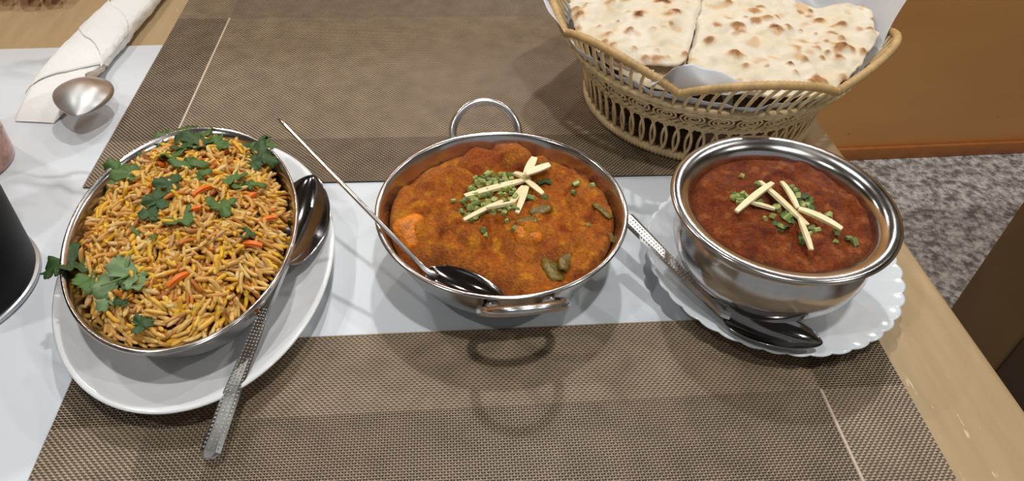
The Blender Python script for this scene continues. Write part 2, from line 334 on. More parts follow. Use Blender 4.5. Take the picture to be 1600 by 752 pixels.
HERBS_K = [[0.0162, 0.3307], [0.0195, 0.3518], [0.0369, 0.3147], [0.0391, 0.3485], [0.0191, 0.3254], [0.0332, 0.3126], [0.0429, 0.3553], [0.0295, 0.322], [0.0281, 0.3503], [0.0273, 0.3563], [0.0178, 0.3116], [0.0275, 0.3118], [0.0391, 0.33], [0.0229, 0.3264], [0.0254, 0.3517], [0.0183, 0.3161], [0.0183, 0.3305], [0.026, 0.3404], [0.0152, 0.3257], [0.0188, 0.3405], [0.0364, 0.3408], [0.0319, 0.3462], [0.0215, 0.3512], [0.0136, 0.3182], [0.0222, 0.344], [0.0138, 0.3236], [0.0264, 0.3171], [0.0173, 0.3376], [0.039, 0.3134], [0.0421, 0.3517], [0.0307, 0.3159], [0.0354, 0.331], [0.0344, 0.3441], [0.0334, 0.3092], [0.0335, 0.3404], [0.0393, 0.3162], [0.0253, 0.3301], [0.0246, 0.3129], [0.0322, 0.3525], [0.0205, 0.3181], [0.0409, 0.3555], [0.0285, 0.3379], [0.012, 0.3268], [0.0422, 0.3482], [0.0204, 0.3298], [0.0161, 0.3147], [0.0426, 0.3414], [0.0208, 0.3234], [0.0444, 0.3492], [0.0259, 0.3274], [0.0348, 0.3244], [0.0396, 0.3417], [0.0426, 0.3356], [0.0205, 0.3479], [0.0329, 0.3247], [0.015, 0.311], [0.0176, 0.3441], [0.0328, 0.3283], [0.0327, 0.3187], [0.0128, 0.3153], [0.0416, 0.3445], [0.0206, 0.3385], [0.0361, 0.3492], [0.0101, 0.3189], [0.02, 0.3122], [0.036, 0.3198], [0.0363, 0.3358], [0.0296, 0.3135], [0.0382, 0.3555], [0.0208, 0.3345], [0.0331, 0.3219], [0.0133, 0.3343], [0.0279, 0.329], [0.0156, 0.3415], [0.0425, 0.3304], [0.0291, 0.3193], [0.0188, 0.3359], [0.0363, 0.3115], [0.03, 0.3287], [0.0179, 0.3223], [0.0274, 0.3355], [0.0357, 0.3572], [0.018, 0.3277], [0.0289, 0.3459], [0.0304, 0.3491], [0.0235, 0.3488], [0.0239, 0.3192], [0.0309, 0.3111], [0.015, 0.334], [0.041, 0.3386], [0.0239, 0.3363], [0.0383, 0.351], [0.0155, 0.3172], [0.0102, 0.3274], [0.0198, 0.321], [0.0173, 0.3331], [0.0226, 0.3153], [0.034, 0.3369], [0.0274, 0.3233], [0.03, 0.3572], [0.0116, 0.3318], [0.0343, 0.3149], [0.0269, 0.3453], [0.0092, 0.3137], [0.0239, 0.354], [0.0048, 0.3249], [0.0145, 0.3046], [0.0216, 0.3122], [0.021, 0.2988], [0.0219, 0.2958], [0.0347, 0.3057], [0.0382, 0.296], [0.0599, 0.3273], [0.077, 0.3268], [0.0906, 0.3377], [0.0814, 0.3], [0.0474, 0.3265], [0.0511, 0.3253], [0.0492, 0.3289], [0.0804, 0.3374], [0.0413, 0.3118]]
GREENS_K = [[0.0625, 0.3524, 0.0031], [0.0642, 0.3474, 0.0027], [0.0557, 0.3434, 0.0027], [0.0499, 0.3277, 0.0025], [0.0791, 0.337, 0.0015], [0.0599, 0.345, 0.0022]]
NAAN_L = [[0.1016, 0.5175], [0.1005, 0.4953], [0.102, 0.4696], [0.1135, 0.4446], [0.1295, 0.4249], [0.1472, 0.4173], [0.1593, 0.4136], [0.1656, 0.4183], [0.1776, 0.4463], [0.1958, 0.4903]]
NAAN_R = [[0.1973, 0.4922], [0.1789, 0.4461], [0.1664, 0.4182], [0.1687, 0.4082], [0.1849, 0.3963], [0.2038, 0.3877], [0.2284, 0.3835], [0.2513, 0.3856], [0.2724, 0.3996], [0.2894, 0.4151], [0.3012, 0.4297], [0.3141, 0.4435], [0.316, 0.4582], [0.3244, 0.4791], [0.3027, 0.4812], [0.2883, 0.4814], [0.2717, 0.4885]]
SPOTS_L = [[0.1052, 0.4919, 0.0049, 0.9], [0.1048, 0.5006, 0.0031, 0.6], [0.1461, 0.4752, 0.0049, 1.0], [0.1356, 0.4582, 0.0031, 0.7], [0.1214, 0.4588, 0.0029, 0.6], [0.1167, 0.4515, 0.0031, 0.6], [0.1201, 0.4432, 0.0025, 0.5], [0.1338, 0.4351, 0.0025, 0.5], [0.1389, 0.4241, 0.0027, 0.6], [0.1485, 0.4309, 0.0027, 0.5], [0.1706, 0.4703, 0.0054, 0.9], [0.1675, 0.4913, 0.0063, 0.9], [0.1781, 0.4911, 0.0036, 0.6], [0.1299, 0.4987, 0.004, 0.6], [0.1402, 0.497, 0.0027, 0.5], [0.151, 0.4548, 0.0027, 0.35], [0.1585, 0.4546, 0.0018, 0.3], [0.1167, 0.4707, 0.002, 0.4], [0.166, 0.4217, 0.003, 0.7], [0.13, 0.4726, 0.0013, 0.9], [0.1536, 0.4208, 0.002, 0.3], [0.1386, 0.4809, 0.0022, 0.4], [0.1129, 0.5038, 0.0018, 0.4]]
SPOTS_R = [[0.2129, 0.4575, 0.0049, 0.8], [0.2285, 0.4628, 0.0045, 0.7], [0.2372, 0.4647, 0.0045, 0.8], [0.2463, 0.4694, 0.0031, 0.7], [0.2398, 0.4515, 0.0055, 1.0], [0.2492, 0.4551, 0.0032, 0.5], [0.2328, 0.4781, 0.0045, 0.6], [0.2394, 0.4838, 0.0036, 0.6], [0.2766, 0.4808, 0.0029, 0.8], [0.2784, 0.4658, 0.0046, 0.8], [0.2894, 0.4548, 0.0041, 0.8], [0.2589, 0.453, 0.002, 0.6], [0.2462, 0.4298, 0.0046, 0.8], [0.2476, 0.417, 0.0032, 0.6], [0.2356, 0.4122, 0.0023, 0.9], [0.2016, 0.4218, 0.0043, 0.6], [0.2046, 0.4111, 0.0029, 0.5], [0.2758, 0.4291, 0.0054, 0.9], [0.2809, 0.429, 0.0049, 1.0], [0.2724, 0.419, 0.004, 0.9], [0.2862, 0.4274, 0.0032, 0.7], [0.2948, 0.4258, 0.0038, 0.8], [0.3085, 0.4492, 0.0027, 0.6], [0.2865, 0.4102, 0.0029, 0.7], [0.2446, 0.3944, 0.0036, 0.8], [0.2511, 0.3981, 0.0045, 0.7], [0.2557, 0.3966, 0.0032, 0.5], [0.2695, 0.3993, 0.0032, 0.4], [0.2621, 0.4205, 0.0022, 0.6], [0.2616, 0.4283, 0.0025, 0.5], [0.2826, 0.4377, 0.003, 0.5], [0.2355, 0.4021, 0.0022, 0.5], [0.2076, 0.4473, 0.0027, 0.35], [0.2608, 0.3897, 0.0031, 0.7], [0.2162, 0.489, 0.0031, 0.7], [0.3158, 0.4786, 0.0021, 0.5], [0.2671, 0.4244, 0.0022, 0.7], [0.2683, 0.4481, 0.0018, 0.4], [0.1876, 0.4377, 0.004, 0.8], [0.2007, 0.4219, 0.005, 0.6]]
FLAP = [[0.1399, 0.4065, 0.084], [0.1419, 0.4049, 0.0781], [0.1529, 0.3976, 0.0735], [0.1675, 0.3903, 0.0739], [0.1869, 0.387, 0.0763], [0.212, 0.3868, 0.0784], [0.2013, 0.3892, 0.0816], [0.1779, 0.3943, 0.0882], [0.1622, 0.3981, 0.0935], [0.1488, 0.3964, 0.0889], [0.1407, 0.3941, 0.084], [0.1358, 0.3929, 0.0812]]
SPOON_A = [[-0.0943, 0.3059, 0.023], [-0.0851, 0.3801, 0.0295]]
SPOON_C = [[0.1499, 0.2469, 0.025], [0.1969, 0.2222, 0.0255], [0.1092, 0.3208, 0.03]]
SPOON_B = [[-0.0115, 0.278, 0.0385], [0.0298, 0.2573, 0.036], [-0.094, 0.3656, 0.0828]]

# ================================================================== SETTING
struct('floor', box('floor', 'carpet', -2.6, 3.2, -2.0, 3.4, FLOOR_Z - 0.05, FLOOR_Z))
struct('wall_back', box('wall_back', 'wall', -2.6, 3.2, 1.325, 1.40, FLOOR_Z, 0.75, 0.004))
struct('baseboard_back', box('baseboard_back', 'base_strip', -2.6, 3.2, 1.315, 1.3245, FLOOR_Z, FLOOR_Z + 0.035, 0.002))
struct('wall_far', box('wall_far', 'plaster', -2.6, 3.2, 3.4, 3.45, FLOOR_Z, CEIL_Z))
struct('wall_left', box('wall_left', 'plaster', -2.65, -2.6, -2.0, 3.45, FLOOR_Z, CEIL_Z))
struct('wall_right', box('wall_right', 'plaster', 3.2, 3.25, -2.0, 3.45, FLOOR_Z, CEIL_Z))
struct('ceiling', box('ceiling', 'ceiling', -2.6, 3.2, -2.0, 3.4, CEIL_Z, CEIL_Z + 0.05))

# ================================================================== TABLE
TX0, TX1, TY0, TY1 = -0.80, 0.3087, -0.16, 0.86
table = thing('dining_table', 'tan varnished table with a white marble panel under all the dishes', 'table', (0, 0, FLOOR_Z))
def tpart(name, mat, *a, **k):
    o = link(name, box(name, mat, *a, **k), table); o.location = (0, 0, -FLOOR_Z); return o
tpart('table_top', 'tan', TX0, TX1, TY0, TY1, -0.035, -0.0012, bev=0.008, seg=4)
mp = tpart('marble_panel', 'marble', -0.72, 0.236, -0.09, 0.6135, -0.0030, 0.0, bev=0.0006, seg=1)
mp['label'] = 'white marble panel with grey veins'
tpart('apron', 'tan', TX0 + 0.05, TX1 - 0.06, TY0 + 0.06, TY0 + 0.08, -0.11, -0.035, bev=0.003)
tpart('apron', 'tan', TX0 + 0.05, TX1 - 0.06, TY1 - 0.08, TY1 - 0.06, -0.11, -0.035, bev=0.003)
for lx in (TX0 + 0.06, TX1 - 0.12):
    for ly in (TY0 + 0.06, TY1 - 0.12):
        tpart('leg', 'tan', lx, lx + 0.055, ly, ly + 0.055, FLOOR_Z, -0.035, bev=0.004)

# neighbouring table frame beyond the right edge
nb = thing('side_table', 'dark brown wooden side table at the right, only its broad leg showing', 'table', (0.80, 0.63, FLOOR_Z))
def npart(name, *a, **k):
    o = link(name, box(name, 'stretcher_shaded_wood' if name == 'stretcher' else 'brown_wood', *a, **k), nb); o.location = (-0.80, -0.63, -FLOOR_Z); return o
npart('leg', 0.80, 0.85, 0.566, 0.688, FLOOR_Z, -0.055, bev=0.004)
npart('leg', 0.80, 0.85, -0.20, -0.08, FLOOR_Z, -0.055, bev=0.004)
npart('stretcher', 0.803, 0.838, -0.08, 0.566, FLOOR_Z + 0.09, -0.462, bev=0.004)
npart('table_top', 0.74, 1.50, -0.30, 0.78, -0.055, -0.02, bev=0.006)

# ================================================================== PLACEMATS
def weave_mesh(name, W, H, bx, by, style):
    p = 0.0015; nx = int(W / p); ny = int(H / p); px = W / nx; py = H / ny
    I, J = np.meshgrid(np.arange(nx), np.arange(ny))
    X = (I + 0.5) * px - W / 2; Y = (J + 0.5) * py - H / 2
    side = (np.abs(X) > W / 2 - bx); band = (np.abs(Y) > H / 2 - by)
    corner = side & band; sideo = side & ~band; bando = band & ~side; cen = ~side & ~band
    holes = ((I + J) % 2 == 0)
    ribx = ((I + 2 * J) % 4 != 0)
    riby = ((J + 2 * I) % 4 == 0)
    up = holes.copy(); wx = np.full(I.shape, 0.30); wy = np.full(I.shape, 0.30)
    def setr(mask, kind):
        if kind == 'holes': up[mask] = holes[mask]; wx[mask] = 0.21; wy[mask] = 0.165
        if kind == 'ribx': up[mask] = holes[mask]; wx[mask] = 0.37; wy[mask] = 0.19
        if kind == 'fine': up[mask] = ((I + J) % 2 == 0)[mask]; wx[mask] = 0.21; wy[mask] = 0.31
        if kind == 'riby': up[mask] = holes[mask]; wx[mask] = 0.20; wy[mask] = 0.36
    if style == 'near':
        setr(corner, 'holes'); setr(bando, 'ribx'); setr(sideo, 'ribx'); setr(cen, 'fine')
    else:
        setr(corner, 'ribx'); setr(bando & (Y < 0), 'holes'); setr(bando & (Y > 0), 'riby'); setr(sideo, 'holes'); setr(cen, 'ribx')
    zt, zb = 0.0016, 0.0011
    def ribbons(along_x):
        if along_x:
            n_t, n_c = ny, nx; U = up; Wd = wx * py; cx, cy, step = X, Y, px
        else:
            n_t, n_c = nx, ny; U = (~up).T; Wd = (wy * px).T; cx, cy, step = X.T, Y.T, py
        z = np.where(U, zt, zb)
        pos = np.zeros((n_t, n_c, 2, 2, 3))
        for s, off in enumerate((-0.28, 0.28)):
            for e, sg in enumerate((-1, 1)):
                if along_x: pos[:, :, s, e, 0] = cx + off * step; pos[:, :, s, e, 1] = cy + sg * Wd
                else: pos[:, :, s, e, 0] = cx + sg * Wd; pos[:, :, s, e, 1] = cy + off * step
                pos[:, :, s, e, 2] = z
        V = pos.reshape(n_t, n_c * 2, 2, 3)
        idx = np.arange(n_t * n_c * 2 * 2).reshape(n_t, n_c * 2, 2)
        a, b_, c_, d_ = idx[:, :-1, 0], idx[:, 1:, 0], idx[:, 1:, 1], idx[:, :-1, 1]
        F = np.stack([a, b_, c_, d_] if along_x else [a, d_, c_, b_], -1).reshape(-1, 4)
        return V.reshape(-1, 3), F
    V1, F1 = ribbons(True); V2, F2 = ribbons(False)
    def mk(nm, V, F, mat):
        me = bpy.data.meshes.new(nm); me.vertices.add(len(V)); me.vertices.foreach_set('co', V.astype(np.float32).ravel())
        me.loops.add(F.size); me.loops.foreach_set('vertex_index', F.astype(np.int32).ravel())
        me.polygons.add(len(F)); me.polygons.foreach_set('loop_start', np.arange(0, F.size, 4, dtype=np.int32))
        me.update(calc_edges=True); me.validate(); me.materials.append(M[mat]); return me
    return mk(name + '_weft', V1, F1, 'thread_x'), mk(name + '_warp', V2, F2, 'thread_y')
BX, BY = 0.0477, 0.0525
def placemat(label, loc, rz, style, accents):
    t = thing('placemat', label, 'placemat', loc, (0, 0, rz), 'woven placemats')
    a, b_ = weave_mesh('mat_' + style, 0.45, 0.30, BX, BY, style)
    o = link('weft_threads', a, t); o['kind'] = 'stuff'; o = link('warp_threads', b_, t); o['kind'] = 'stuff'
    link('backing', box('backing', 'mat_dark', -0.2245, 0.2245, -0.1495, 0.1495, 0.0002, 0.0008), t)
    for (x, y0, y1) in accents:
        link('accent_thread', box('accent_thread', 'thread_pale', x - 0.0009, x + 0.0009, y0, y1, 0.0008, 0.0020, 0.0004, 1), t)
placemat('taupe woven placemat nearest the camera, its top edge under both plates', (0.0189, 0.1157, 0.0), -0.0219, 'near', [(0.225 - BX, -0.0975, 0.0975)])
placemat('taupe woven placemat at the far side under the bread basket', (-0.0189, 0.5547, 0.0), -0.0346, 'far', [(-0.225 + BX, -0.0975, 0.0975)])

# ================================================================== RICE PLATE + OVAL DISH
PLATE = (-0.146, 0.323, 0.0); PA = rad(94.8)
a_, b0 = 0.113, 0.078
prof = [(0, .0035), (.50, .0035), (.60, .0005), (.66, .0005), (.70, .004), (.97, .0165), (.995, .0185), (1.0, .0198), (.985, .0204), (.95, .0188), (.80, .0115), (.72, .0085), (.62, .0072), (.30, .0070), (0, .0070)]
V, F = revolve(prof, 128, a_, b0)
o = link('oval_plate', raw_mesh('oval_plate', V, F, 'porcelain'), None, PLATE, (0, 0, PA))
tag(o, 'large white oval plate under the steel dish of yellow rice', 'plate')
DISH = (-0.1485, 0.3215, 0.0072); DA = rad(98.4)
def dish_prof():
    out = [(0, 0), (.66, 0), (.74, .003), (.84, .014), (.91, .026), (.955, .0345), (.985, .0375), (1.0, .0378), (1.004, .0368), (.998, .0358), (1.0, .0384), (.985, .0386), (.945, .0350), (.895, .0262), (.825, .0150), (.73, .0042), (.65, .0012), (0, .0012)]
    return out
V, F = revolve(dish_prof(), 128, .0945, .063)
o = link('oval_steel_dish', raw_mesh('oval_steel_dish', V, F, 'steel'), None, DISH, (0, 0, DA))
tag(o, 'oval stainless steel dish heaped with yellow rice', 'dish')

def rice_h(x, y):
    dx, dy = x + .1485, y - .3215; s = dx * math.cos(DA) + dy * math.sin(DA); t = -dx * math.sin(DA) + dy * math.cos(DA)
    e2 = (s / .089) ** 2 + (t / .058) ** 2
    return .036 + .026 * max(0, 1 - e2) + .007 * math.exp(-((s - .055) / .03) ** 2 - ((t + .012) / .035) ** 2)
def rice():
    parts = []
    # mound under the grains
    V, F = [], []; nr, nt_ = 14, 64
    V.append(Vector((-.1485, .3215, rice_h(-.1485, .3215) - .003)))
    for i in range(1, nr + 1):
        for k in range(nt_):
            th = 2 * PI * k / nt_; e = i / nr * 0.985
            s, t = .0805 * e * math.cos(th), .0530 * e * math.sin(th)
            x = -.1485 + s * math.cos(DA) - t * math.sin(DA); y = .3215 + s * math.sin(DA) + t * math.cos(DA)
            z = rice_h(x, y) - .0055 + nz(x, y, 3, 70) * .0042 - (.004 if i == nr else 0)
            V.append(Vector((x, y, z)))
    for k in range(nt_): F.append((0, 1 + k, 1 + (k + 1) % nt_))
    for i in range(nr - 1):
        for k in range(nt_):
            a = 1 + i * nt_ + k; b_ = 1 + i * nt_ + (k + 1) % nt_; F.append((a, a + nt_, b_ + nt_, b_))
    base = (V, F); nbase = len(F)
    # grain template: bent capsule
    def grain(L, r, bend):
        path = []; n = 8
        for i in range(n + 1):
            u = i / n - .5; path.append((u * L, bend * (1 - (2 * u) ** 2) * L, 0))
        rr = lambda t: r * (max(0.0, 1 - abs(2 * t - 1) ** 7)) ** .5 * .82 + r * .18
        return tube(path, rr, 6)
    temps = [grain(random.uniform(.0100, .0150), random.uniform(.00100, .00138), random.uniform(-.12, .16)) for _ in range(12)]
    temps = [(np.array([tuple(v) for v in tv]), tf) for tv, tf in temps]
    allV = [np.array([tuple(v) for v in base[0]])]; allF = list(base[1]); off = len(base[0])
    N = 2900
    for g in range(N):
        e = math.sqrt(random.random()) * 0.975; th = random.random() * 2 * PI
        s, t = .0850 * e * math.cos(th), .0550 * e * math.sin(th)
        x = -.1485 + s * math.cos(DA) - t * math.sin(DA); y = .3215 + s * math.sin(DA) + t * math.cos(DA)
        lay = random.random(); z = rice_h(x, y) - .0035 + lay * .0060 + nz(x, y, 3, 70) * .0042
        h = .003
        gx = (rice_h(x + h, y) - rice_h(x - h, y)) / (2 * h); gy = (rice_h(x, y + h) - rice_h(x, y - h)) / (2 * h)
        if e > .86: z -= (e - .86) * .02
        nrm = Vector((-gx, -gy, 1)).normalized()
        q = nrm.to_track_quat('Z', 'Y').to_matrix() @ Matrix.Rotation(random.random() * 2 * PI if e < .84 else math.atan2(.055 * math.cos(th), -.085 * math.sin(th)) + DA + random.gauss(0, .35), 3, 'Z') @ Matrix.Rotation(random.gauss(0, .42), 3, 'Y') @ Matrix.Rotation(random.random() * 2 * PI, 3, 'X')
        tv, tf = random.choice(temps)
        v = tv @ np.array(q).T + np.array((x, y, z))
        allV.append(v); allF += [tuple(i + off for i in f) for f in tf]; off += len(tv)
    V = np.concatenate(allV)
    V -= np.array((-.1485, .3215, .03))
    me = raw_mesh('yellow_rice', V, allF, ['rice', 'rice_base'])
    me.polygons.foreach_set('material_index', [1] * nbase + [0] * (len(allF) - nbase))
    o = link('yellow_rice', me, None, (-.1485, .3215, .03))
    tag(o, 'heap of yellow and orange spiced rice grains in the oval dish', 'rice', kind='stuff')
rice()

def leaf_mesh(name, mat, kind):
    """one coriander leaflet spray: lobed, toothed, gently cupped, unit size about 1 across"""
    nr, n = 5, 60; V, F = [], []
    def R(th):
        if kind == 'l': return 0.5 * (1 / math.sqrt((math.cos(th) / 1.0) ** 2 + (math.sin(th) / .34) ** 2)) * (1 + .07 * math.sin(9 * th))
        lob = 0.27 + 0.31 * abs(math.cos(1.5 * (th))) ** .8 + 0.05 * math.sin(15 * th)
        return lob * (1 - .35 * sstep(2.5, 3.14, abs(((th + PI) % (2 * PI)) - PI)))
    for lay in (0, 1):
        V.append(Vector((0, 0, -.03 * lay)))
        for i in range(1, nr + 1):
            for k in range(n):
                th = 2 * PI * k / n; r = R(th) * i / nr
                x, y = r * math.cos(th), r * math.sin(th)
                z = .26 * (y * y) - .18 * x * x * (1 if x > 0 else .4) + .05 * math.sin(7 * th) * (i / nr) ** 2 + .05 * math.sin(9 * x + 5 * y)
                V.append(Vector((x, y, z - .03 * lay)))
    half = len(V) // 2
    for lay in (0, 1):
        o = half * lay
        for k in range(n):
            f = (o, o + 1 + k, o + 1 + (k + 1) % n); F.append(f if not lay else f[::-1])
        for i in range(nr - 1):
            for k in range(n):
                a = o + 1 + i * n + k; b_ = o + 1 + i * n + (k + 1) % n; f = (a, a + n, b_ + n, b_); F.append(f if not lay else f[::-1])
    e = 1 + (nr - 1) * n
    for k in range(n): F.append((e + k, half + e + k, half + e + (k + 1) % n, e + (k + 1) % n))
    return raw_mesh(name, V, F, mat)
def stem_mesh(name):
    V, F = tube([(-.1, 0, -.01), (-.4, .03, -.02), (-.75, .10, -.05)], lambda t: .026 - .010 * t, 6); return raw_mesh(name, V, F, 'stem')
LM = {'a': leaf_mesh('leaf_a', 'leaf_mid', 'a'), 'd': leaf_mesh('leaf_d', 'leaf_dark', 'a'), 'p': leaf_mesh('leaf_p', 'leaf_pale', 'a'), 'l': leaf_mesh('leaf_l', 'leaf_mid', 'l')}
STEM = stem_mesh('leaf_stem')
leaf_desc = {'a': 'green coriander leaf', 'd': 'dark green coriander leaf', 'p': 'pale green coriander leaf', 'l': 'narrow green coriander leaf'}
def where(x, y):
    dx, dy = x + .1485, y - .3215; s = dx * math.cos(DA) + dy * math.sin(DA); t = -dx * math.sin(DA) + dy * math.cos(DA)
    e = math.hypot(s / .089, t / .058); clk = int(round((math.degrees(math.atan2(-t / .058, s / .089)) % 360) / 30)) or 12
    hour = ['one', 'two', 'three', 'four', 'five', 'six', 'seven', 'eight', 'nine', 'ten', 'eleven', 'twelve'][clk - 1]
    ring = 'by the rim at' if e > .72 else 'midway to' if e > .35 else 'central, towards'
    return ring + ' ' + hour + " o'clock"
SPEC = {0: 'folded over the upper left rim of the rice dish', 3: 'topmost in the cluster at the back rim of the rice', 19: 'biggest, lying flat at the lower left of the rice', 22: 'sticking out over the left rim of the rice dish'}
for i, (x, y, s, r, k) in enumerate(LEAVES):
    s = s * 1.5
    lab_ = leaf_desc[k] + ' on the yellow rice, ' + where(x, y); twin = [q for q in LEAVES if leaf_desc[q[4]] + ' on the yellow rice, ' + where(q[0], q[1]) == lab_]
    more_ = '' if len(twin) < 2 else (', the nearer' if y == min(q[1] for q in twin) else ', the farther')
    t = thing('coriander_leaf', leaf_desc[k] + (' ' + SPEC[i] if i in SPEC else ' on the yellow rice, ' + where(x, y) + more_), 'herb leaf', (x, y, rice_h(x, y) + .0042 + .0006 * (i % 4)), (random.uniform(-.45, .35), random.uniform(-.3, .3), rad(r)), None if i in SPEC else 'coriander leaves on the rice')
    o = link('leaf_blade', LM[k], t); o.scale = (s, s, s)
    if i in (3, 19, 20, 24): o2 = link('stem', STEM, t); o2.scale = (s, s, s)
def stick_mesh(name, mat, L, wd, th, bend=0.0, n=7, taper=.75):
    V, F = [], []
    for i in range(n + 1):
        u = i / n; x = (u - .5) * L; z = bend * L * (1 - (2 * u - 1) ** 2); k = 1 - (1 - taper) * abs(2 * u - 1) ** 2
        for (a, b_) in ((-1, -1), (1, -1), (1, 1), (-1, 1)): V.append(Vector((x, a * wd / 2 * k, z + b_ * th / 2 * k)))
    for i in range(n):
        for k in range(4): F.append((i * 4 + k, i * 4 + (k + 1) % 4, i * 4 + 4 + (k + 1) % 4, i * 4 + 4 + k))
    F.append((3, 2, 1, 0)); F.append(tuple(n * 4 + k for k in range(4)))
    me = raw_mesh(name, V, F, mat, smooth=False); return me
for i, (x, y, s, r) in enumerate(CARROTS):
    me = stick_mesh('carrot_shred', 'carrot', s, .0026, .0022, .10)
    o = link('carrot_shred', me, None, (x, y, rice_h(x, y) + .0035), (0, random.uniform(-.2, .2), rad(r)))
    tag(o, 'orange carrot shred in the yellow rice, ' + where(x, y), 'carrot', 'carrot shreds in the rice')

# ================================================================== SPOONS
def spoon(name, label, neck, tip_dir, up, bowl=(.062, .041, .011), handle=None, flip=1, mat='steel_spoon', textured=True, bend=0.0):
    """neck: world point, tip_dir: unit vector to the bowl tip, up: bowl opening direction.
    handle: list of (distance along -tip_dir, rise along up, width, thickness)"""
    X = Vector(tip_dir).normalized(); Z = Vector(up); Z = (Z - X * X.dot(Z)).normalized(); Y = Z.cross(X)
    root = thing(name, label, 'spoon', neck); root.rotation_euler = Matrix((X, Y, Z)).transposed().to_euler()
    L, Wd, D = bowl; n, m_ = 26, 16; th = .0011
    def W(u): return Wd / 2 * (max(0.0, math.sin(PI * min(1, u) ** .86)) ** .62) + .0
    top = []
    for i in range(n + 1):
        u = i / n; u2 = .5 - .5 * math.cos(PI * u); hw = W(u2) + (.0028 * (1 - u2) ** 6)
        row = []
        for j in range(m_ + 1):
            v = 2 * j / m_ - 1
            dd = -D * (math.sin(PI * u2) ** .75) * (1 - v * v) * flip
            row.append(Vector((u2 * L, v * hw, dd + .0012 * math.sin(PI * u2))))
        top.append(row)
    V, F = sheet_vf(top, th)
    link('bowl', raw_mesh('spoon_bowl', V, F, mat), root)
    V, F = [], []; hs = [(-.004, 0.0, .0052, .0016)] + list(handle); n_s = 40
    def interp(d):
        for a, b_ in zip(hs, hs[1:]):
            if a[0] <= d <= b_[0]:
                t = (d - a[0]) / (b_[0] - a[0]); t = t * t * (3 - 2 * t) if False else t
                return [a[k] + (b_[k] - a[k]) * t for k in range(4)]
        return list(hs[-1])
    end = hs[-1][0]
    def turn(v): return Matrix.Rotation(bend * sstep(-.004, .004, -v.x), 3, 'Z') @ v
    for i in range(n_s + 1):
        d = hs[0][0] + (end - hs[0][0]) * i / n_s; _, z, wd, tk = interp(d)
        if i == n_s: wd *= .55
        for (a, b_) in ((-1, -.3), (-.55, .5), (.55, .5), (1, -.3), (.6, -.5), (-.6, -.5)): V.append(turn(Vector((-d, a * wd / 2, z + b_ * tk))))
    for i in range(n_s):
        for k in range(6): F.append((i * 6 + k, i * 6 + 6 + k, i * 6 + 6 + (k + 1) % 6, i * 6 + (k + 1) % 6))
    F.append(tuple(range(6))); F.append(tuple(n_s * 6 + k for k in range(5, -1, -1)))
    h = link('handle', raw_mesh('spoon_handle', V, F, mat if mat != 'steel_spoon' else 'steel_handle', smooth=False), root)
    if textured:
        # rows of pressed dots along the handle, one joined sub-part
        parts = []; d = end * .30
        while d < end * .97:
            _, z, wd, tk = interp(d)
            for a in (-.36, -.12, .12, .36):
                parts.append(([turn(Vector((-d + dx, a * wd + dy, z + tk * .5 + dz))) for dx, dy, dz in ((-.0005, -.0005, 0), (.0005, -.0005, 0), (.0005, .0005, 0), (-.0005, .0005, 0), (0, 0, .00018))], [(0, 1, 4), (1, 2, 4), (2, 3, 4), (3, 0, 4)]))
            d += .0021
        V, F = merge(parts); q = link('dotted_relief', raw_mesh('dotted_relief', V, F, 'steel_handle', False), h); q['kind'] = 'stuff'
    return root
def vdir(a, b_): return (Vector(b_) - Vector(a)).normalized()

# spoon on the rice plate
nA, tA = SPOON_A
LA = (Vector(tA) - Vector(nA)).length
spoon('serving_spoon', 'steel serving spoon on the oval plate beside the rice dish', nA, vdir(nA, tA), (.12, -.05, 1), (LA, .037, .010),
      [(.010, .001, .0052, .0024), (.040, .0035, .0060, .0020), (.085, .004, .0085, .0016), (.118, .001, .0098, .0014), (.121, .0006, .0090, .0012)], bend=rad(-4))
# spoon in the orange curry
nB, tB, eB = [Vector(q) for q in SPOON_B]
XB = (tB - nB).normalized(); upB = Vector((-.05, -.05, 1))
d_ = eB - nB
root = spoon('serving_spoon', 'steel spoon with a long thin handle dipping into the orange curry', nB, XB, upB, ((tB - nB).length, .0185, .006), [(.001, 0, .005, .0016)], textured=False)
# its handle is a separate straight run along the leaning direction
hnd = [c for c in root.children if c.name.startswith('handle')][0]
dense = [nB + XB * .006, nB + XB * .001] + [nB + d_ * (.02 + .98 * k / 24) for k in range(25)]
VV, FF = tube(dense, lambda t: .0021 - .0007 * sstep(0, .15, t), 10)
inv = Matrix.LocRotScale(root.location, root.rotation_euler, None).inverted()
hnd.data = raw_mesh('spoon_handle_thin', [inv @ v for v in VV], FF, 'steel_handle')
# spoon on the scalloped saucer
nC, tC, eC = SPOON_C
_a = math.atan2(nC[1] - tC[1], nC[0] - tC[0]); _b = math.atan2(eC[1] - nC[1], eC[0] - nC[0]); bendC = _b - _a; LC = math.hypot(eC[0] - nC[0], eC[1] - nC[1])
spoon('serving_spoon', 'steel spoon on the scalloped saucer in front of the red curry pot', nC, vdir(nC, tC), (.02, -.16, 1), ((Vector(tC) - Vector(nC)).length, .0245, .008),
      [(.008, .0006, .0050, .0020), (LC * .35, .0015, .0060, .0020), (LC * .72, .0035, .0085, .0016), (LC - .003, .0050, .0098, .0014), (LC, .0050, .0090, .0012)], bend=bendC)

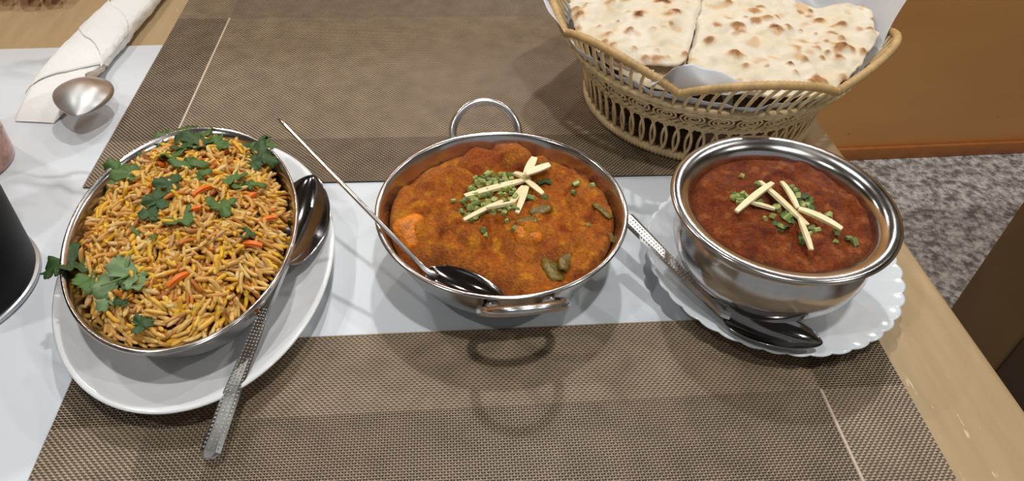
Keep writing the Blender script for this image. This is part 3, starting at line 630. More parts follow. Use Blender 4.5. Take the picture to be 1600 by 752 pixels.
# ================================================================== KADHAI
KC = (.0333, .3196, 0.0003)
kad = thing('kadhai', 'round two-handled steel serving bowl of orange curry', 'serving bowl', KC)
prof = [(0, .0006), (.034, .0006), (.043, .0022), (.052, .0085), (.0600, .0185), (.0660, .0310), (.0700, .0425), (.0718, .0468), (.0736, .0470), (.0742, .0478), (.0738, .0486), (.0722, .0488), (.0708, .0478), (.0690, .0430), (.0648, .0312), (.0590, .0192), (.0510, .0097), (.042, .0036), (.033, .0018), (0, .0018)]
V, F = revolve(prof, 128); link('bowl_body', raw_mesh('kadhai_body', V, F, 'steel'), kad)
for sgn in (1, -1):
    th = rad(-3); ax = Vector((math.sin(th), math.cos(th), 0)) * sgn; sd = Vector((ax.y, -ax.x, 0))
    e = (ax * math.cos(rad(45)) + Vector((0, 0, 1)) * math.sin(rad(45)))
    att = ax * .0695 + Vector((0, 0, .0375)); path = []
    hwid = .0222
    for k in range(33):
        t = -.22 + 1.44 * k / 32; an = PI * t
        p_ = att + sd * (hwid * math.cos(an) * (1 if abs(math.cos(an)) < 1 else 1)) + e * (.0095 + .0225 * math.sin(an))
        path.append(p_)
    V, F = tube(path, .0027, 12); link('handle', raw_mesh('kadhai_handle', V, F, 'steel_handle'), kad)
    for s2 in (-1, 1):
        pc = ax * .0690 + sd * (s2 * .0150) + Vector((0, 0, .0395)); V, F = tube([pc + ax * .0002, pc + ax * .0022, pc + ax * .0028], lambda t: .0042 * (1 - .5 * t * t), 12)
        link('rivet_plate', raw_mesh('rivet_plate', V, F, 'steel_handle'), kad)

def curry(name, label, C, R, base, dome, mat, pal, lumps, seed, pools, amp, n_blob, blob_r, blob_h, carve=(), wall=lambda z: 9, n_r=110, n_t=330):
    V = []; F = []; cols = []
    rb = random.Random(seed); blobs = []
    for _ in range(n_blob):
        e = math.sqrt(rb.random()) * .97; t = rb.random() * 2 * PI
        blobs.append((C[0] + R * e * math.cos(t), C[1] + R * e * math.sin(t), rb.uniform(*blob_r), rb.uniform(*blob_h), rb.uniform(.7, 1.3)))
    def h(x, y):
        dx, dy = x - C[0], y - C[1]; r2 = (dx * dx + dy * dy) / R ** 2
        z = base + dome * max(0, 1 - r2)
        z += nz(x, y, seed, 55) * amp * 1.0 + nz(x, y, seed + 5, 120) * amp * .7 + nz(x, y, seed + 9, 300) * amp * .32 + nz(x, y, seed + 14, 620) * amp * .13 - abs(nz(x, y, seed + 2, 70)) * amp * .9
        wx_ = x + .0018 * nz(x, y, seed + 40, 140); wy_ = y + .0018 * nz(x, y, seed + 41, 140); mx_ = 0
        for bx_, by_, br_, bh_, ba_ in blobs:
            ux = (wx_ - bx_) / br_; uy = (wy_ - by_) * ba_ / br_; q = ux * ux + uy * uy
            if q < 1: mx_ = max(mx_, bh_ * (1 - q) ** .6)
        z += mx_
        for lx, ly, lr, lh, *_ in lumps: z += 1.25 * lh * math.exp(-(((x - lx) ** 2 + (y - ly) ** 2) / lr ** 2) ** 1.6)
        for lx, ly, lr in pools:
            k = math.exp(-((x - lx) ** 2 + (y - ly) ** 2) / lr ** 2); z = z * (1 - .6 * k) + (base - .0005) * .6 * k
        for lx, ly, lr, zc in carve:
            k = math.exp(-(((x - lx) ** 2 + (y - ly) ** 2) / lr ** 2) ** 2); z = z * (1 - k) + zc * k
        return z
    def tint(x, y, z):
        n1 = .5 + .5 * nz(x, y, seed + 20, 60); n2 = .5 + .5 * nz(x, y, seed + 31, 160)
        c = Vector(pal[0]).lerp(Vector(pal[1]), min(1, max(0, n1 * 1.3 - .15)))
        c = c.lerp(Vector(pal[2]), .85 * sstep(.52, .75, n2)); c = c.lerp(Vector(pal[4]), .8 * sstep(.55, .8, .5 + .5 * nz(x, y, seed + 50, 110)))
        for lx, ly, lr, lh, *cc in lumps:
            if cc: c = c.lerp(Vector(cc[0][:3]), .8 * math.exp(-(((x - lx) ** 2 + (y - ly) ** 2) / lr ** 2) ** 2))
        for lx, ly, lr in pools: c = c.lerp(Vector(pal[3]), .7 * math.exp(-((x - lx) ** 2 + (y - ly) ** 2) / lr ** 2))
        rr = math.hypot(x - C[0], y - C[1]) / R; c = c.lerp(Vector(pal[3]), .55 * sstep(.9, 1.0, rr + .06 * nz(x, y, 1, 90)))
        return c
    V.append(Vector((C[0], C[1], h(C[0], C[1])))); cols.append(tint(C[0], C[1], 0))
    for i in range(1, n_r + 1):
        for k in range(n_t):
            th = 2 * PI * k / n_t; r = R * i / n_r; x, y = C[0] + r * math.cos(th), C[1] + r * math.sin(th)
            z = h(x, y); z = z + (min(z, base - .0015) - z) * sstep(.93, 1.0, i / n_r)
            if i == n_r or r > wall(z) - .0004: rr_ = min(r, wall(z) - .0004); x, y = C[0] + rr_ * math.cos(th), C[1] + rr_ * math.sin(th)
            V.append(Vector((x, y, z))); cols.append(tint(x, y, z))
    for k in range(n_t): F.append((0, 1 + k, 1 + (k + 1) % n_t))
    for i in range(n_r - 1):
        for k in range(n_t):
            a = 1 + i * n_t + k; b_ = 1 + i * n_t + (k + 1) % n_t; F.append((a, a + n_t, b_ + n_t, b_))
    # underside closing the body of sauce
    o = len(V); zb = base - .012
    V.append(Vector((C[0], C[1], zb))); cols.append(Vector(pal[3]))
    for k in range(n_t):
        th = 2 * PI * k / n_t; V.append(Vector((C[0] + R * .80 * math.cos(th), C[1] + R * .80 * math.sin(th), zb))); cols.append(Vector(pal[3]))
    e = 1 + (n_r - 1) * n_t
    for k in range(n_t):
        F.append((o, o + 1 + (k + 1) % n_t, o + 1 + k)); F.append((e + k, o + 1 + k, o + 1 + (k + 1) % n_t, e + (k + 1) % n_t))
    org = Vector((C[0], C[1], zb)); me = raw_mesh(name, [v - org for v in V], F, mat); set_tint(me, [tuple(c) for c in cols])
    ob = link(name, me, None, org); tag(ob, label, 'curry', kind='stuff'); return h
yel = srgb(238, 146, 28)[:3]; br = srgb(190, 84, 30)[:3]
KL = [(-.0196, .3085, .010, .006, yel), (-.026, .3185, .007, .003, srgb(240, 160, 30)[:3]), (.0455, .2930, .0085, .005, yel), (.0050, .2950, .012, .005), (.0250, .3740, .012, .006, br), (.0480, .3720, .010, .004), (-.0020, .3530, .012, .004), (.0700, .3300, .011, .003), (.0420, .2730, .010, .004), (.0680, .2900, .009, .003), (.0090, .2610, .015, -.0085), (.0250, .2560, .010, -.006), (.0050, .3120, .008, .003), (.0330, .3050, .010, .003)]
hK = curry('orange_curry', 'chunky orange curry filling the two-handled steel bowl', KC[:2], .0688, .0375, .005, 'curry_orange',
           [srgb(194, 100, 26)[:3], srgb(218, 126, 42)[:3], srgb(236, 152, 34)[:3], srgb(134, 66, 6)[:3], srgb(158, 62, 14)[:3]], KL, 3, [(-.0200, .2830, .013), (-.0290, .3010, .010)], .0022, 44, (.0065, .0135), (.0040, .0095), carve=[((SPOON_B[0][0] * (1 - t) + SPOON_B[1][0] * t), (SPOON_B[0][1] * (1 - t) + SPOON_B[1][1] * t) - .004, .0135, .0275) for t in (.15, .5, .85)],
           wall=lambda z: float(np.interp(z, [.0101, .0196, .0316, .0434, .0482], [.0510, .0590, .0648, .0690, .0708])))
HC = (.1867, .2864)
hH = curry('red_brown_curry', 'thick red brown curry filling the steel pot', HC, .0492, .0635, .0014, 'curry_red',
           [srgb(140, 62, 24)[:3], srgb(168, 84, 38)[:3], srgb(190, 110, 58)[:3], srgb(136, 64, 12)[:3], srgb(112, 38, 14)[:3]], [(.1520, .3080, .008, .0022), (.1640, .2700, .009, .002), (.2000, .2560, .010, .002), (.1930, .3180, .012, .0012), (.2150, .2960, .009, .0018)], 40, [(.1740, .3200, .006), (.2260, .2850, .006), (.2120, .3170, .006)], .0016, 46, (.005, .0110), (.0015, .0042))

# vegetable and cheese pieces in the orange curry
def chunk(name, mat, loc, rot, dims, label, cat, group=None):
    me = box(name, mat, -dims[0] / 2, dims[0] / 2, -dims[1] / 2, dims[1] / 2, -dims[2] / 2, dims[2] / 2, min(dims) * .46, 4)
    for v in me.vertices: v.co += Vector((nz(v.co.x, v.co.y, v.co.z, 150), nz(v.co.y, v.co.z, v.co.x, 150), 0)) * min(dims) * .12
    o = link(name, me, None, loc, rot); tag(o, label, cat, group); return o
chunk('paneer_cube', 'paneer', (-.0196, .3085, hK(-.0196, .3085) - .0062), (.5, .2, .5), (.020, .024, .013), 'bright orange cheese cube near the left rim of the orange curry', 'cheese')
chunk('paneer_cube', 'paneer', (.0455, .2930, hK(.0455, .2930) - .0066), (.4, -.2, .1), (.017, .013, .010), 'orange cheese cube half sunk in the lower middle of the curry', 'cheese')
def petal(name, mat, L, Wd, curl):
    g = []
    for i in range(9):
        u = i / 8; g.append([Vector(((u - .5) * L, (j / 6 - .5) * Wd * math.sin(PI * (.06 + .88 * u)) ** .35, -curl * ((j / 6 - .5) ** 2 * 4 - .3) * Wd * .6 + .05 * L * math.sin(PI * u))) for j in range(7)])
    V, F = sheet_vf(g, .0009); return raw_mesh(name, V, F, mat)
for (x, y, L, Wd, r, lab) in ((.0580, .2755, .021, .0125, 100, 'olive green pepper piece at the lower right of the orange curry'), (.0655, .2800, .020, .0080, 75, 'narrow olive green pepper strip standing beside a wider piece'), (.0460, .3020, .013, .007, 10, 'small olive green pepper piece in the middle of the orange curry'), (.0560, .3160, .014, .007, 20, 'olive pepper piece just below the ginger shreds'), (.0925, .3130, .016, .006, 120, 'dark green pepper strip at the right rim of the orange curry'), (.0950, .2990, .010, .005, 100, 'short dark pepper strip low at the right rim of the curry')):
    o = link('pepper_piece', petal('pepper_piece', 'pepper', L, Wd, .25), None, (x, y, hK(x, y) - .0003), (.25, 0, rad(r))); tag(o, lab, 'pepper')

# ginger shreds, chopped greens
def sticks(data, hfun, lab, group, th=.0020):
    for i, (x0, y0, z0, x1, y1, z1, wd) in enumerate(data):
        a, b_ = Vector((x0, y0, 0)), Vector((x1, y1, 0)); L = (b_ - a).length; mid = (a + b_) / 2
        zm = max(hfun(mid.x, mid.y), (hfun(x0, y0) + hfun(x1, y1)) / 2) + .0022 + .0007 * (i % 5)
        za, zb = hfun(x0, y0), hfun(x1, y1)
        me = stick_mesh('ginger_shred', 'ginger', L, wd * 1.2, th * random.uniform(.7, 1.0), .04 * random.uniform(-.3, 1.2), taper=.7)
        o = link('ginger_shred', me, None, (mid.x, mid.y, zm), (random.uniform(-.3, .3), -math.atan2(zb - za, L) * .6, math.atan2(b_.y - a.y, b_.x - a.x)))
        tag(o, lab[i], 'ginger', group)
sticks(GINGER_K, hK, ['widest pale ginger shred lying leftwards across the chopped greens on the orange curry', 'short ginger stub at the upper left of the bunch on the orange curry', 'ginger shred pointing straight back at the top of the orange curry bunch', 'ginger shred pointing right at the top of the orange curry bunch', 'ginger shred slanting down to the right on the orange curry', 'ginger shred slanting down to the left from the orange curry bunch', 'long thin ginger shred hanging lowest from the orange curry bunch', 'thin long ginger shred lying low across the chopped greens of the orange curry', 'thinnest ginger thread crossing the low shred on the orange curry'], 'ginger shreds on the orange curry')
sticks(GINGER_H, hH, ['leftmost ginger shred on the red brown curry, slanting up to the right', 'longest ginger shred on the red brown curry, running down to the right', 'thin ginger shred at the top right of the red brown curry bunch', 'rightmost ginger shred on the red brown curry, pointing to the lip', 'lowest ginger shred on the red brown curry, pointing to the camera', 'pinkish ginger shred half hidden under the leftmost one on the red curry'], 'ginger shreds on the red brown curry')
def bit_mesh(name, mat, seed):
    rr = random.Random(seed); V, F = [], []
    n = 7
    for z in (-.5, .5):
        for k in range(n):
            t = 2 * PI * k / n; r = .5 * (1 + rr.uniform(-.18, .18)); V.append(Vector((r * math.cos(t), r * math.sin(t) * .85, z * .8 * (1 + rr.uniform(-.2, .2)))))
    F = [tuple(range(n))[::-1], tuple(range(n, 2 * n))] + [(k, (k + 1) % n, n + (k + 1) % n, n + k) for k in range(n)]
    return raw_mesh(name, V, F, mat, smooth=False)
BITS = [bit_mesh('chopped_chive', 'chive' if s % 3 else 'chive_dark', s) for s in range(9)]
def bits(pts, hfun, lab, group, smin, smax):
    for i, (x, y) in enumerate(pts):
        o = link('chopped_green_onion', random.choice(BITS), None, (x, y, hfun(x, y) + .0012), (random.uniform(0, 3), random.uniform(0, 3), random.uniform(0, 6)))
        s = random.uniform(smin, smax); o.scale = (s, s, s * random.uniform(.8, 1.5))
        tag(o, lab, 'green onion', group)
bits(HERBS_K, hK, 'small chopped green onion piece scattered on the orange curry', 'chopped greens on the orange curry', .0024, .0042)
bits(HERBS_H, hH, 'small chopped green onion piece scattered on the red brown curry', 'chopped greens on the red brown curry', .0024, .0042)
for i, (x, y, s) in enumerate(GREENS_K):
    o = link('coriander_leaf', LM['d' if i % 2 else 'a'], None, (x, y, hK(x, y) + .0016), (random.uniform(-.3, .3), random.uniform(-.3, .3), i * 1.3)); s *= 2.4; o.scale = (s, s, s)
    tag(o, 'small coriander leaf scrap beside the ginger on the orange curry', 'herb leaf', 'coriander scraps on the orange curry')
for i, (x, y) in enumerate([HERBS_H[k] for k in (1, 5, 12, 16, 18, 22, 33)]):
    o = link('coriander_leaf', LM['d' if i % 2 else 'a'], None, (x + .001, y, hH(x, y) + .0014), (random.uniform(-.3, .3), random.uniform(-.3, .3), i * 1.3)); s = .0085; o.scale = (s, s, s)
    tag(o, 'small coriander leaf scrap beside the ginger on the red brown curry', 'herb leaf', 'coriander scraps on the red brown curry')

# ================================================================== SAUCER + HANDI
NS = 38
def scal(t, r, z):
    k = sstep(.060, .0765, r); s = abs(math.sin(NS * t / 2)) ** .8
    return r * (1 + .022 * (s - .6) * k), z + .0006 * s * k
prof = [(0, .0030), (.036, .0030), (.040, .0004), (.0435, .0004), (.046, .0030), (.060, .0080), (.0745, .0148), (.0765, .0160), (.0768, .0170), (.0752, .0172), (.0600, .0108), (.0500, .0074), (.0420, .0062), (.020, .0060), (0, .0060)]
V, F = revolve(prof, NS * 8, edge=scal)
o = link('scalloped_saucer', raw_mesh('scalloped_saucer', V, F, 'opal'), None, (.1985, .2965, 0.0))
tag(o, 'white saucer with a scalloped edge under the steel curry pot', 'saucer')
han = thing('handi_pot', 'round bellied steel pot with a flared lip holding red brown curry', 'pot', (HC[0], HC[1], .0062))
z0 = -.0062
prof = [(0, .0070), (.026, .0066), (.031, .0070), (.0380, .0115), (.0465, .0215), (.0530, .0325), (.0556, .0410), (.0545, .0480), (.0515, .0545), (.0500, .0580), (.0500, .0605), (.0520, .0640), (.0560, .0668), (.0600, .0682), (.0618, .0688), (.0624, .0698), (.0618, .0708), (.0600, .0712), (.0560, .0706), (.0525, .0690), (.0502, .0662), (.0490, .0625), (.0488, .0585), (.0500, .0550), (.0530, .0485), (.0541, .0410), (.0516, .0330), (.0453, .0225), (.0370, .0128), (.028, .0085), (0, .0085)]
V, F = revolve([(r, z + z0) for r, z in prof], 128); link('pot_body', raw_mesh('handi_body', V, F, 'steel'), han)

# ================================================================== BREAD BASKET
BC = (.212, .498, 0.002)
bas = thing('bread_basket', 'round openwork rattan basket with a scalloped rim holding flatbread', 'basket', BC)
NL = 7; DIP0 = rad(-118)
def rim_rz(th):
    s = abs(math.sin((th - DIP0) * NL / 2)) ** .8; return .1205 + .0060 * s, .0715 + .0175 * s
def ringpath(r, z, n=160, f=None):
    return [(r * math.cos(2 * PI * k / n), r * math.sin(2 * PI * k / n), z) for k in range(n)]
def wrapped(path, r, closed=True, wraps=3, mat='cane_rim', name='wrapped', amp=.12):
    # a cane rod bound with strip: radius pulses along its length
    P = [Vector(p) for p in path]; dense = []
    for i in range(len(P)):
        a, b_ = P[i], P[(i + 1) % len(P)]
        for k in range(wraps): dense.append(a.lerp(b_, k / wraps))
    n = len(dense); V, F = tube(dense, 1.0, 8, closed=True, nrm=(0, 0, 1)); V2 = []
    for i, c in enumerate(dense):
        rr = r * (1 + amp * (1 if i % 3 else -1.4))
        for k in range(8): V2.append(c + (Vector(V[i * 8 + k]) - c) * rr)
    return raw_mesh(name, V2, F, mat)
link('foot_ring', wrapped(ringpath(.0905, .0032, 200), .0034, mat='cane', name='foot_ring'), bas)
link('upper_foot_ring', wrapped(ringpath(.0960, .0330, 160), .0020, mat='cane', name='upper_foot_ring'), bas)
link('binding_rail', wrapped(ringpath(.1085, .0530, 90), .0023, wraps=3, mat='cane', name='binding_rail', amp=.16), bas)
link('binding_rail', wrapped(ringpath(.1115, .0575, 90), .0023, wraps=3, mat='cane', name='binding_rail', amp=.16), bas)
rp = []
for k in range(224):
    th = 2 * PI * k / 224; r, z = rim_rz(th); rp.append((r * math.cos(th), r * math.sin(th), z))
link('top_rim', wrapped(rp, .0029, mat='cane_rim', name='top_rim', amp=.05), bas)
# braid of three strands under the coils
for s in range(3):
    p_ = []
    for k in range(360):
        th = 2 * PI * k / 360; ph = th * 34 + s * 2 * PI / 3
        p_.append(((.0985 + .0012 * math.cos(ph)) * math.cos(th), (.0985 + .0012 * math.cos(ph)) * math.sin(th), .0375 + .0022 * math.sin(ph)))
    V, F = tube(p_, .0015, 6, closed=True); link('braid_strand', raw_mesh('braid_strand', V, F, 'cane'), bas)
# foot loops: overlapping oval rings
loop = []
for k in range(28):
    t = 2 * PI * k / 28; u = math.cos(t) * .0064; v = math.sin(t) * .0150
    loop.append((.0932 + .0029 * v / .0150 + .0007 * math.cos(t), u, .0180 + v))
V, F = tube(loop, .0011, 6, closed=True); LOOP = raw_mesh('foot_loop', V, F, 'cane')
NLOOP = 66
for k in range(NLOOP): link('foot_loop', LOOP, bas, (0, 0, 0), (0, 0, 2 * PI * k / NLOOP))
# spiral coils
coil = []
for k in range(60):
    t = k / 59; an = t * 2 * PI * 2.7 + .4; rr = .0016 + .0082 * t
    y = math.cos(an) * rr; z = math.sin(an) * rr * .70
    coil.append((.1045 + z * .62 + .0012, y, .0462 + z))
coil += [(coil[-1][0] - .002, coil[-1][1] + .006, coil[-1][2] - .0035)]
V, F = tube(coil, .00078, 6); COIL = raw_mesh('spiral_coil', V, F, 'cane')
for k in range(34): link('spiral_coil', COIL, bas, (0, 0, 0), (0, 0, rad(-112.0) + 2 * PI * k / 34))
# curved bars between the rail and the scalloped rim, 13 per lobe
for i in range(13):
    th0 = DIP0 + (i + .5) / 13 * 2 * PI / NL; th1 = th0 + rad(3.0); r1, z1 = rim_rz(th1); p_ = []
    for k in range(9):
        u = k / 8; th = th0 + (th1 - th0) * (u ** 2.2); r = .1118 + (r1 - .1118) * u; z = .0590 + (z1 - .0590) * u
        p_.append((r * math.cos(th), r * math.sin(th), z))
    V, F = tube(p_, .0013, 6); me = raw_mesh('curved_bar', V, F, 'cane')
    for j in range(NL): link('curved_bar', me, bas, (0, 0, 0), (0, 0, 2 * PI / NL * j))
V, F = revolve([(0, .0500), (.100, .0505), (.1075, .0535), (.1085, .0550), (.106, .0560), (0, .0540)], 64); link('basket_floor', raw_mesh('basket_floor', V, F, 'cane_dark'), bas)

# paper liner
def ang(d): return abs(((d + 180) % 360) - 180)
pap = thing('paper_liner', 'pale greaseproof paper lining the bread basket', 'paper', (BC[0], BC[1], .043))
grid = []
nth, nr_ = 200, 20
for i in range(nr_ + 1):
    row = []
    for k in range(nth + 1):
        th = 2 * PI * k / nth - PI; d = math.degrees(th)
        extR = math.exp(-(ang(d + 8) / 15) ** 2); extL = math.exp(-(ang(d - 172) / 24) ** 2); extB = math.exp(-(ang(d - 85) / 30) ** 2)
        r_end = .1150 + .022 * extR + .026 * extL + .004 * extB; z_end = .0690 + .062 * extR + 0.030 * extL + .022 * extB
        u = i / nr_; 
        if u < .35: r = .1065 * u / .35; z = .0575
        else:
            t = (u - .35) / .65; r = .1065 + (r_end - .1065) * t; z = .0575 + (z_end - .0575) * t ** 1.05
        wob = .0022 * math.sin(th * 11 + 1) * max(0, u - .3) + .0014 * math.sin(th * 23 + 2) * max(0, u - .3)
        r += wob; z += .003 * nz(math.cos(th) * 3, math.sin(th) * 3, u, 3) * u
        row.append(Vector((r * math.cos(th), r * math.sin(th), z - .043)))
    grid.append(row)
V, F = sheet_vf(grid, .0003); link('sheet', raw_mesh('paper_sheet', V, F, 'paper'), pap)

def naan_h(x, y):
    r2 = ((x - .212) ** 2 + (y - .498) ** 2) / .12 ** 2
    return .090 - .014 * r2 + .012 * sstep(.26, .33, x)
def poly_sheet(name, pts, hfun, mat, thick, res, cols=None, org=(0, 0, 0), seed=0, amp=0.0, edge_amp=.0008):
    """fill a closed outline with a fine grid draped on hfun, rounded at the edge"""
    P = np.array(pts)[:, :2]
    # resample the outline smoothly with a little wobble
    out = []
    for a, b_ in zip(P, np.roll(P, -1, 0)):
        n = max(1, int(np.hypot(*(b_ - a)) / res))
        for k in range(n): out.append(a + (b_ - a) * k / n)
    out = np.array(out)
    for _ in range(3): out = .5 * out + .25 * np.roll(out, 1, 0) + .25 * np.roll(out, -1, 0)
    ctr = out.mean(0); out = np.array([q + (q - ctr) / np.hypot(*(q - ctr)) * edge_amp * nz(q[0], q[1], seed, 160) * 2 for q in out])
    bm = bmesh.new()
    n = len(out); nrr = max(4, int(np.hypot(*(out - ctr).T).max() / res)); rings = []
    V = []; F = []
    V.append(ctr); 
    for i in range(1, nrr + 1):
        for q in out: V.append(ctr + (q - ctr) * (i / nrr) ** .9)
    V = np.array(V); top = []
    for idx, q in enumerate(V):
        e = 0 if idx == 0 else ((idx - 1) // n + 1) / nrr
        z = hfun(q[0], q[1]) + amp * (nz(q[0], q[1], seed, 45) * 1.0 + nz(q[0], q[1], seed + 4, 110) * .55) - thick * .45 * sstep(.93, 1.0, e)
        top.append(Vector((q[0], q[1], z)))
    o = len(top); VV = top + [v - Vector((0, 0, thick * (1 if k == 0 or ((k - 1) // n + 1) < nrr else .35))) for k, v in enumerate(top)]
    for k in range(n): F.append((0, 1 + k, 1 + (k + 1) % n)); F.append((o, o + 1 + (k + 1) % n, o + 1 + k))
    for i in range(nrr - 1):
        for k in range(n):
            a = 1 + i * n + k; b_ = 1 + i * n + (k + 1) % n; F.append((a, a + n, b_ + n, b_)); F.append((o + a, o + b_, o + b_ + n, o + a + n))
    e = 1 + (nrr - 1) * n
    for k in range(n): F.append((e + k, o + e + k, o + e + (k + 1) % n, e + (k + 1) % n))
    bm.free(); org = Vector(org)
    me = raw_mesh(name, [v - org for v in VV], F, mat)
    if cols: set_tint(me, [cols(v.x, v.y) for v in VV])
    return me
cream = Vector(srgb(222, 208, 178)[:3]); pale = Vector(srgb(230, 222, 204)[:3]); tanb = Vector(srgb(206, 150, 84)[:3]); dark = Vector(srgb(112, 62, 30)[:3]); blk = Vector(srgb(66, 36, 20)[:3])
def naan_cols(spots, seed):
    rs = random.Random(seed); spots = list(spots) + [(rs.uniform(.10, .33), rs.uniform(.385, .56), rs.uniform(.0016, .0048), rs.uniform(.15, .6)) for _ in range(70)]
    def f(x, y):
        n1 = .5 + .5 * nz(x, y, seed, 40); n2 = nz(x, y, seed + 3, 130)
        c = cream.lerp(pale, min(1, max(0, n1 * 1.5 - .3))); c = c.lerp(Vector(srgb(224, 204, 160)[:3]), .35 * sstep(.15, .5, n2))
        c = c.lerp(tanb, .6 * sstep(.32, .6, nz(x, y, seed + 8, 75))); c = c.lerp(Vector(srgb(196, 186, 160)[:3]), .5 * sstep(.2, .55, nz(x * .6, y, seed + 17, 95)))
        for sx, sy, sr, k in spots:
            dx, dy = x - sx, y - sy; d = math.hypot(dx, dy * 1.15) / (sr * .95); 
            if d > 2.6: continue
            d += .8 * nz(x, y, seed + 11, 150) + .4 * nz(x, y, seed + 12, 420)
            c = c.lerp(tanb, .85 * min(1, k + .25) * (1 - sstep(.55, 1.45, d))); c = c.lerp(dark, k * .95 * (1 - sstep(.25, 1.0, d)))
            if k > .85: c = c.lerp(blk, .6 * (1 - sstep(.1, .7, d)))
        return tuple(c)
    return f
def bl(spots, base):
    def h(x, y):
        z = base(x, y)
        for sx, sy, sr, k in spots: z += .0022 * math.exp(-((x - sx) ** 2 + (y - sy) ** 2) / (sr * .9) ** 2)
        return z
    return h
# left piece continues to the back of the basket outside the picture
NL_out = [tuple(q) for q in NAAN_L] + [(.2120, .5300), (.2200, .5800), (.1700, .6000), (.1250, .5700)]
NR_out = [tuple(q) for q in NAAN_R[1:-1]] + [(.2700, .5000), (.2650, .5500), (.2350, .5850), (.2080, .5300)]
lift = lambda x, y: naan_h(x, y) + .0030 * sstep(.10, .16, x)
org = (.15, .48, .075)
o = link('naan_bread', poly_sheet('naan_bread', NL_out, bl(SPOTS_L, lift), 'naan', .0032, .0019, naan_cols(SPOTS_L, 5), org, 5, .0030), None, org)
tag(o, 'left piece of blistered naan flatbread lapping over the other', 'flatbread', 'naan pieces in the basket')
org = (.25, .46, .075)
o = link('naan_bread', poly_sheet('naan_bread', NR_out, bl(SPOTS_R, lambda x, y: naan_h(x, y) - .0012), 'naan', .0032, .0019, naan_cols(SPOTS_R, 15), org, 15, .0034), None, org)
tag(o, 'larger right piece of naan flatbread with dark char spots', 'flatbread', 'naan pieces in the basket')
under = [(.1100, .4700), (.1180, .4420), (.1330, .4180), (.1480, .4060), (.1600, .4020), (.1900, .3960), (.2300, .4000), (.2500, .4600), (.2200, .5400), (.1500, .5400)]
org = (.17, .46, .07)
o = link('naan_bread', poly_sheet('naan_bread', under, lambda x, y: naan_h(x, y) - .0075, 'naan', .0035, .003, naan_cols([], 25), org, 25, .0016), None, org)
tag(o, 'lower naan flatbread layer showing its pale edge under the left piece', 'flatbread', 'naan pieces in the basket')
# paper corner folded up at the front, leaning over the bread
FP = [Vector(q) for q in FLAP]
def flap_mesh():
    bot = FP[:6]; top = FP[6:]; top = top[::-1]
    def along(P, t):
        L = [0]
        for a, b_ in zip(P, P[1:]): L.append(L[-1] + (b_ - a).length)
        d = t * L[-1]
        for k in range(len(P) - 1):
            if d <= L[k + 1] + 1e-9: return P[k].lerp(P[k + 1], (d - L[k]) / max(1e-9, L[k + 1] - L[k]))
        return P[-1]
    g = []
    for i in range(33):
        t = i / 32; a, b_ = along(bot, t), along(top, t); row = []
        for j in range(15):
            u = j / 14; p_ = a.lerp(b_, u); p_ = p_ + Vector((0, .0030 * math.sin(PI * u) * math.sin(t * 7 + 1), .0012 * math.sin(t * 15 + u * 4))) ; row.append(p_ - Vector((BC[0], BC[1], .043)))
        g.append(row)
    return sheet_vf(g, .0004)
V, F = flap_mesh()
fl = link('folded_corner', raw_mesh('folded_corner', V, F, 'paper'), pap)
fl['label'] = 'grey corner folded up over the bread'

# ================================================================== NAPKIN + CUTLERY
def napkin():
    root = thing('napkin_roll', 'white paper napkin wrapped around cutlery at the upper left', 'napkin', (-.312, .50, 0))
    A = Vector((-.3100, .4960)); B = Vector((-.2700, .7600)); ax = (B - A).normalized(); sd = Vector((ax.y, -ax.x))
    secs = [(0, .0150, .0010), (.006, .0170, .0042), (.03, .0200, .0095), (.07, .0215, .0145), (.11, .0210, .0165), (.16, .0190, .0165), (.21, .0168, .0155), (.266, .0150, .0140)]
    def sec(d):
        for a, b_ in zip(secs, secs[1:]):
            if a[0] <= d <= b_[0]:
                t = (d - a[0]) / (b_[0] - a[0]); return a[1] + (b_[1] - a[1]) * t, a[2] + (b_[2] - a[2]) * t
        return secs[-1][1:]
    def skin(d0, d1, n, a0, a1, m_, off, slant, seed):
        g = []
        for i in range(n + 1):
            row = []
            for j in range(m_ + 1):
                an = a0 + (a1 - a0) * j / m_; d = d0 + (d1 - d0) * i / n + slant * (j / m_ - .5); d = min(.266, max(0, d))
                hw, hh = sec(d); c, s = math.cos(an), math.sin(an)
                k = 1 + .06 * nz(d * 1, an * .02, seed, 60) + .035 * nz(d, an * .05, seed + 3, 150)
                u = (abs(c) ** .8 * (1 if c > 0 else -1)) * (hw + off) * k; z = max(.0004, hh * .5 + (abs(s) ** .75 * (1 if s > 0 else -1)) * (hh * .5 + off) * k)
                p_ = A + ax * d + sd * u; row.append(Vector((p_.x + .312, p_.y - .50, z)))
            g.append(row)
        return g
    V, F = sheet_vf(skin(0, .266, 60, 0, 2 * PI, 56, 0, 0, 1)); link('roll', raw_mesh('napkin_roll', V, F, 'napkin'), root)
    V, F = sheet_vf(skin(.055, .266, 50, -.3, PI * .96, 40, .0014, -.050, 7), .0005); link('outer_fold', raw_mesh('outer_fold', V, F, 'napkin'), root)
    V, F = sheet_vf(skin(.095, .150, 24, .2, PI * .8, 30, .0024, .055, 12), .0005); link('tucked_fold', raw_mesh('tucked_fold', V, F, 'napkin'), root)
napkin()
nN = (-.2720, .5270, .0200); tN = (-.2640, .4720, .0205)
spoon('table_spoon', 'grey steel spoon lying face down on the napkin', nN, vdir(nN, tN), (.12, -.05, 1), ((Vector(tN) - Vector(nN)).length, .041, .008), [(.010, -.002, .0105, .0018), (.03, -.011, .0080, .0016), (.085, -.0125, .006, .0014)], flip=-1, textured=False, mat='steel_matte')

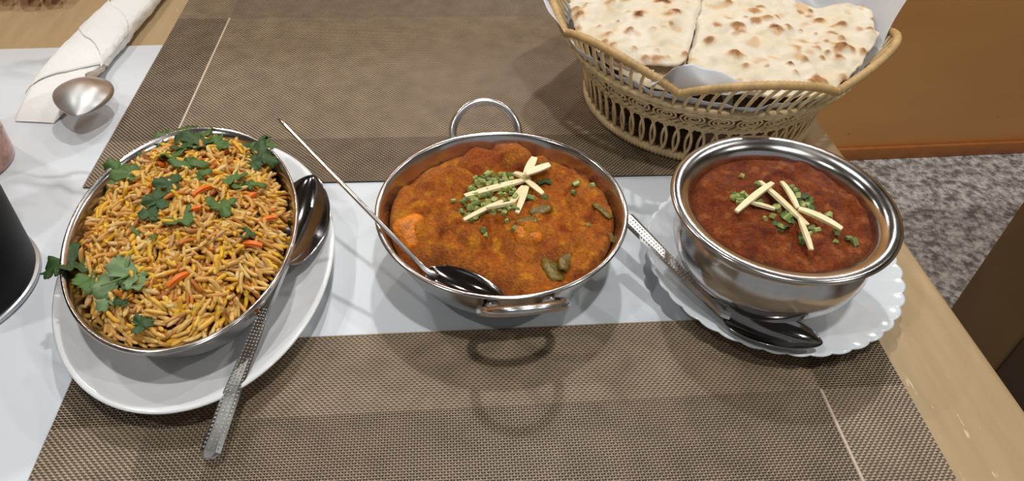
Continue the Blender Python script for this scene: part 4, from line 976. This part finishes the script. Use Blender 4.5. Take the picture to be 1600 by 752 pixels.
# ================================================================== BLACK CONE, GLASS, HAND
cone = thing('black_tumbler', 'black tumbler with a pale grey base ring at the left edge', 'tumbler', (-.3026, .3215, 0))
V, F = revolve([(0, .0006), (.0550, .0006), (.0558, .0012), (.0558, .0030), (.0552, .0036), (0, .0036)], 96); link('base_ring', raw_mesh('base_ring', V, F, 'grey_ring'), cone)
V, F = revolve([(0, .0038), (.0528, .0038), (.0540, .0050), (.0543, .0080), (.0590, .1300), (.0596, .1400), (.0586, .1404), (.0575, .1300), (.0515, .0120), (0, .0110)], 96); link('tumbler_body', raw_mesh('tumbler_body', V, F, 'black'), cone)
th = rad(-38)
me = box('printed_mark', 'white_mark', -.0012, .0012, -.0004, .0004, -.0022, .0022); o = link('printed_mark', me, cone, (.0556 * math.cos(th), .0556 * math.sin(th), .0365), (rad(2), 0, th + PI / 2))
gl = thing('drinking_glass', 'glass of pinkish drink cut off by the left edge', 'glass', (-.3420, .4450, 0))
V, F = revolve([(0, .0008), (.0335, .0008), (.0349, .0016), (.0353, .0060), (.0370, .0600), (.0390, .1200), (.0378, .1205), (.0358, .0600), (.0341, .0060), (.0336, .0022), (0, .0020)], 64); link('glass_wall', raw_mesh('glass_wall', V, F, 'glass'), gl)
V, F = revolve([(0, .0012), (.0340, .0014), (.0346, .0060), (.0363, .0550), (0, .0552)], 48); link('drink', raw_mesh('drink', V, F, 'drink'), gl)

def person_hand():
    me = bpy.data.meshes.new('person'); vs, es, rs = [], [], []
    def add(p, r, prev=None):
        vs.append(p); rs.append(r)
        if prev is not None: es.append((prev, len(vs) - 1))
        return len(vs) - 1
    elbow = add((-.60, 1.02, .048), .042); wr = add((-.465, .845, .034), .026, elbow); palm = add((-.425, .800, .030), .028, wr); kn = add((-.398, .768, .028), .024, palm)
    for (mx, my, tx, ty, r, L) in ((-.372, .760, -.3565, .6935, .0080, 1), (-.388, .752, -.3760, .6900, .0085, 1), (-.408, .748, -.4010, .6925, .0083, 1), (-.428, .750, -.4270, .7000, .0074, 1)):
        k0 = add((mx, my, .032), r * 1.25, kn); k1 = add((mx * .5 + tx * .5, my * .5 + ty * .5, .030), r * 1.05, k0); k2 = add((mx * .2 + tx * .8, my * .2 + ty * .8, .019), r, k1); add((tx, ty, .0100), r * .85, k2)
    t0 = add((-.378, .800, .024), .0135, palm); t1 = add((-.350, .775, .018), .0105, t0); add((-.338, .742, .0115), .0090, t1)
    me.from_pydata(vs, es, []); me.update(); me.materials.append(M['skin'])
    o = link('person', me, None, (0, 0, 0)); sk = o.modifiers.new('skin', 'SKIN'); sk.use_smooth_shade = True
    for i, s in enumerate(me.skin_vertices[0].data): s.radius = (rs[i], rs[i] * .85); s.use_root = (i == 0)
    ss = o.modifiers.new('sub', 'SUBSURF'); ss.levels = 2; ss.render_levels = 2
    tag(o, "person's bare hand resting on the far table edge at top left", 'person')
person_hand()
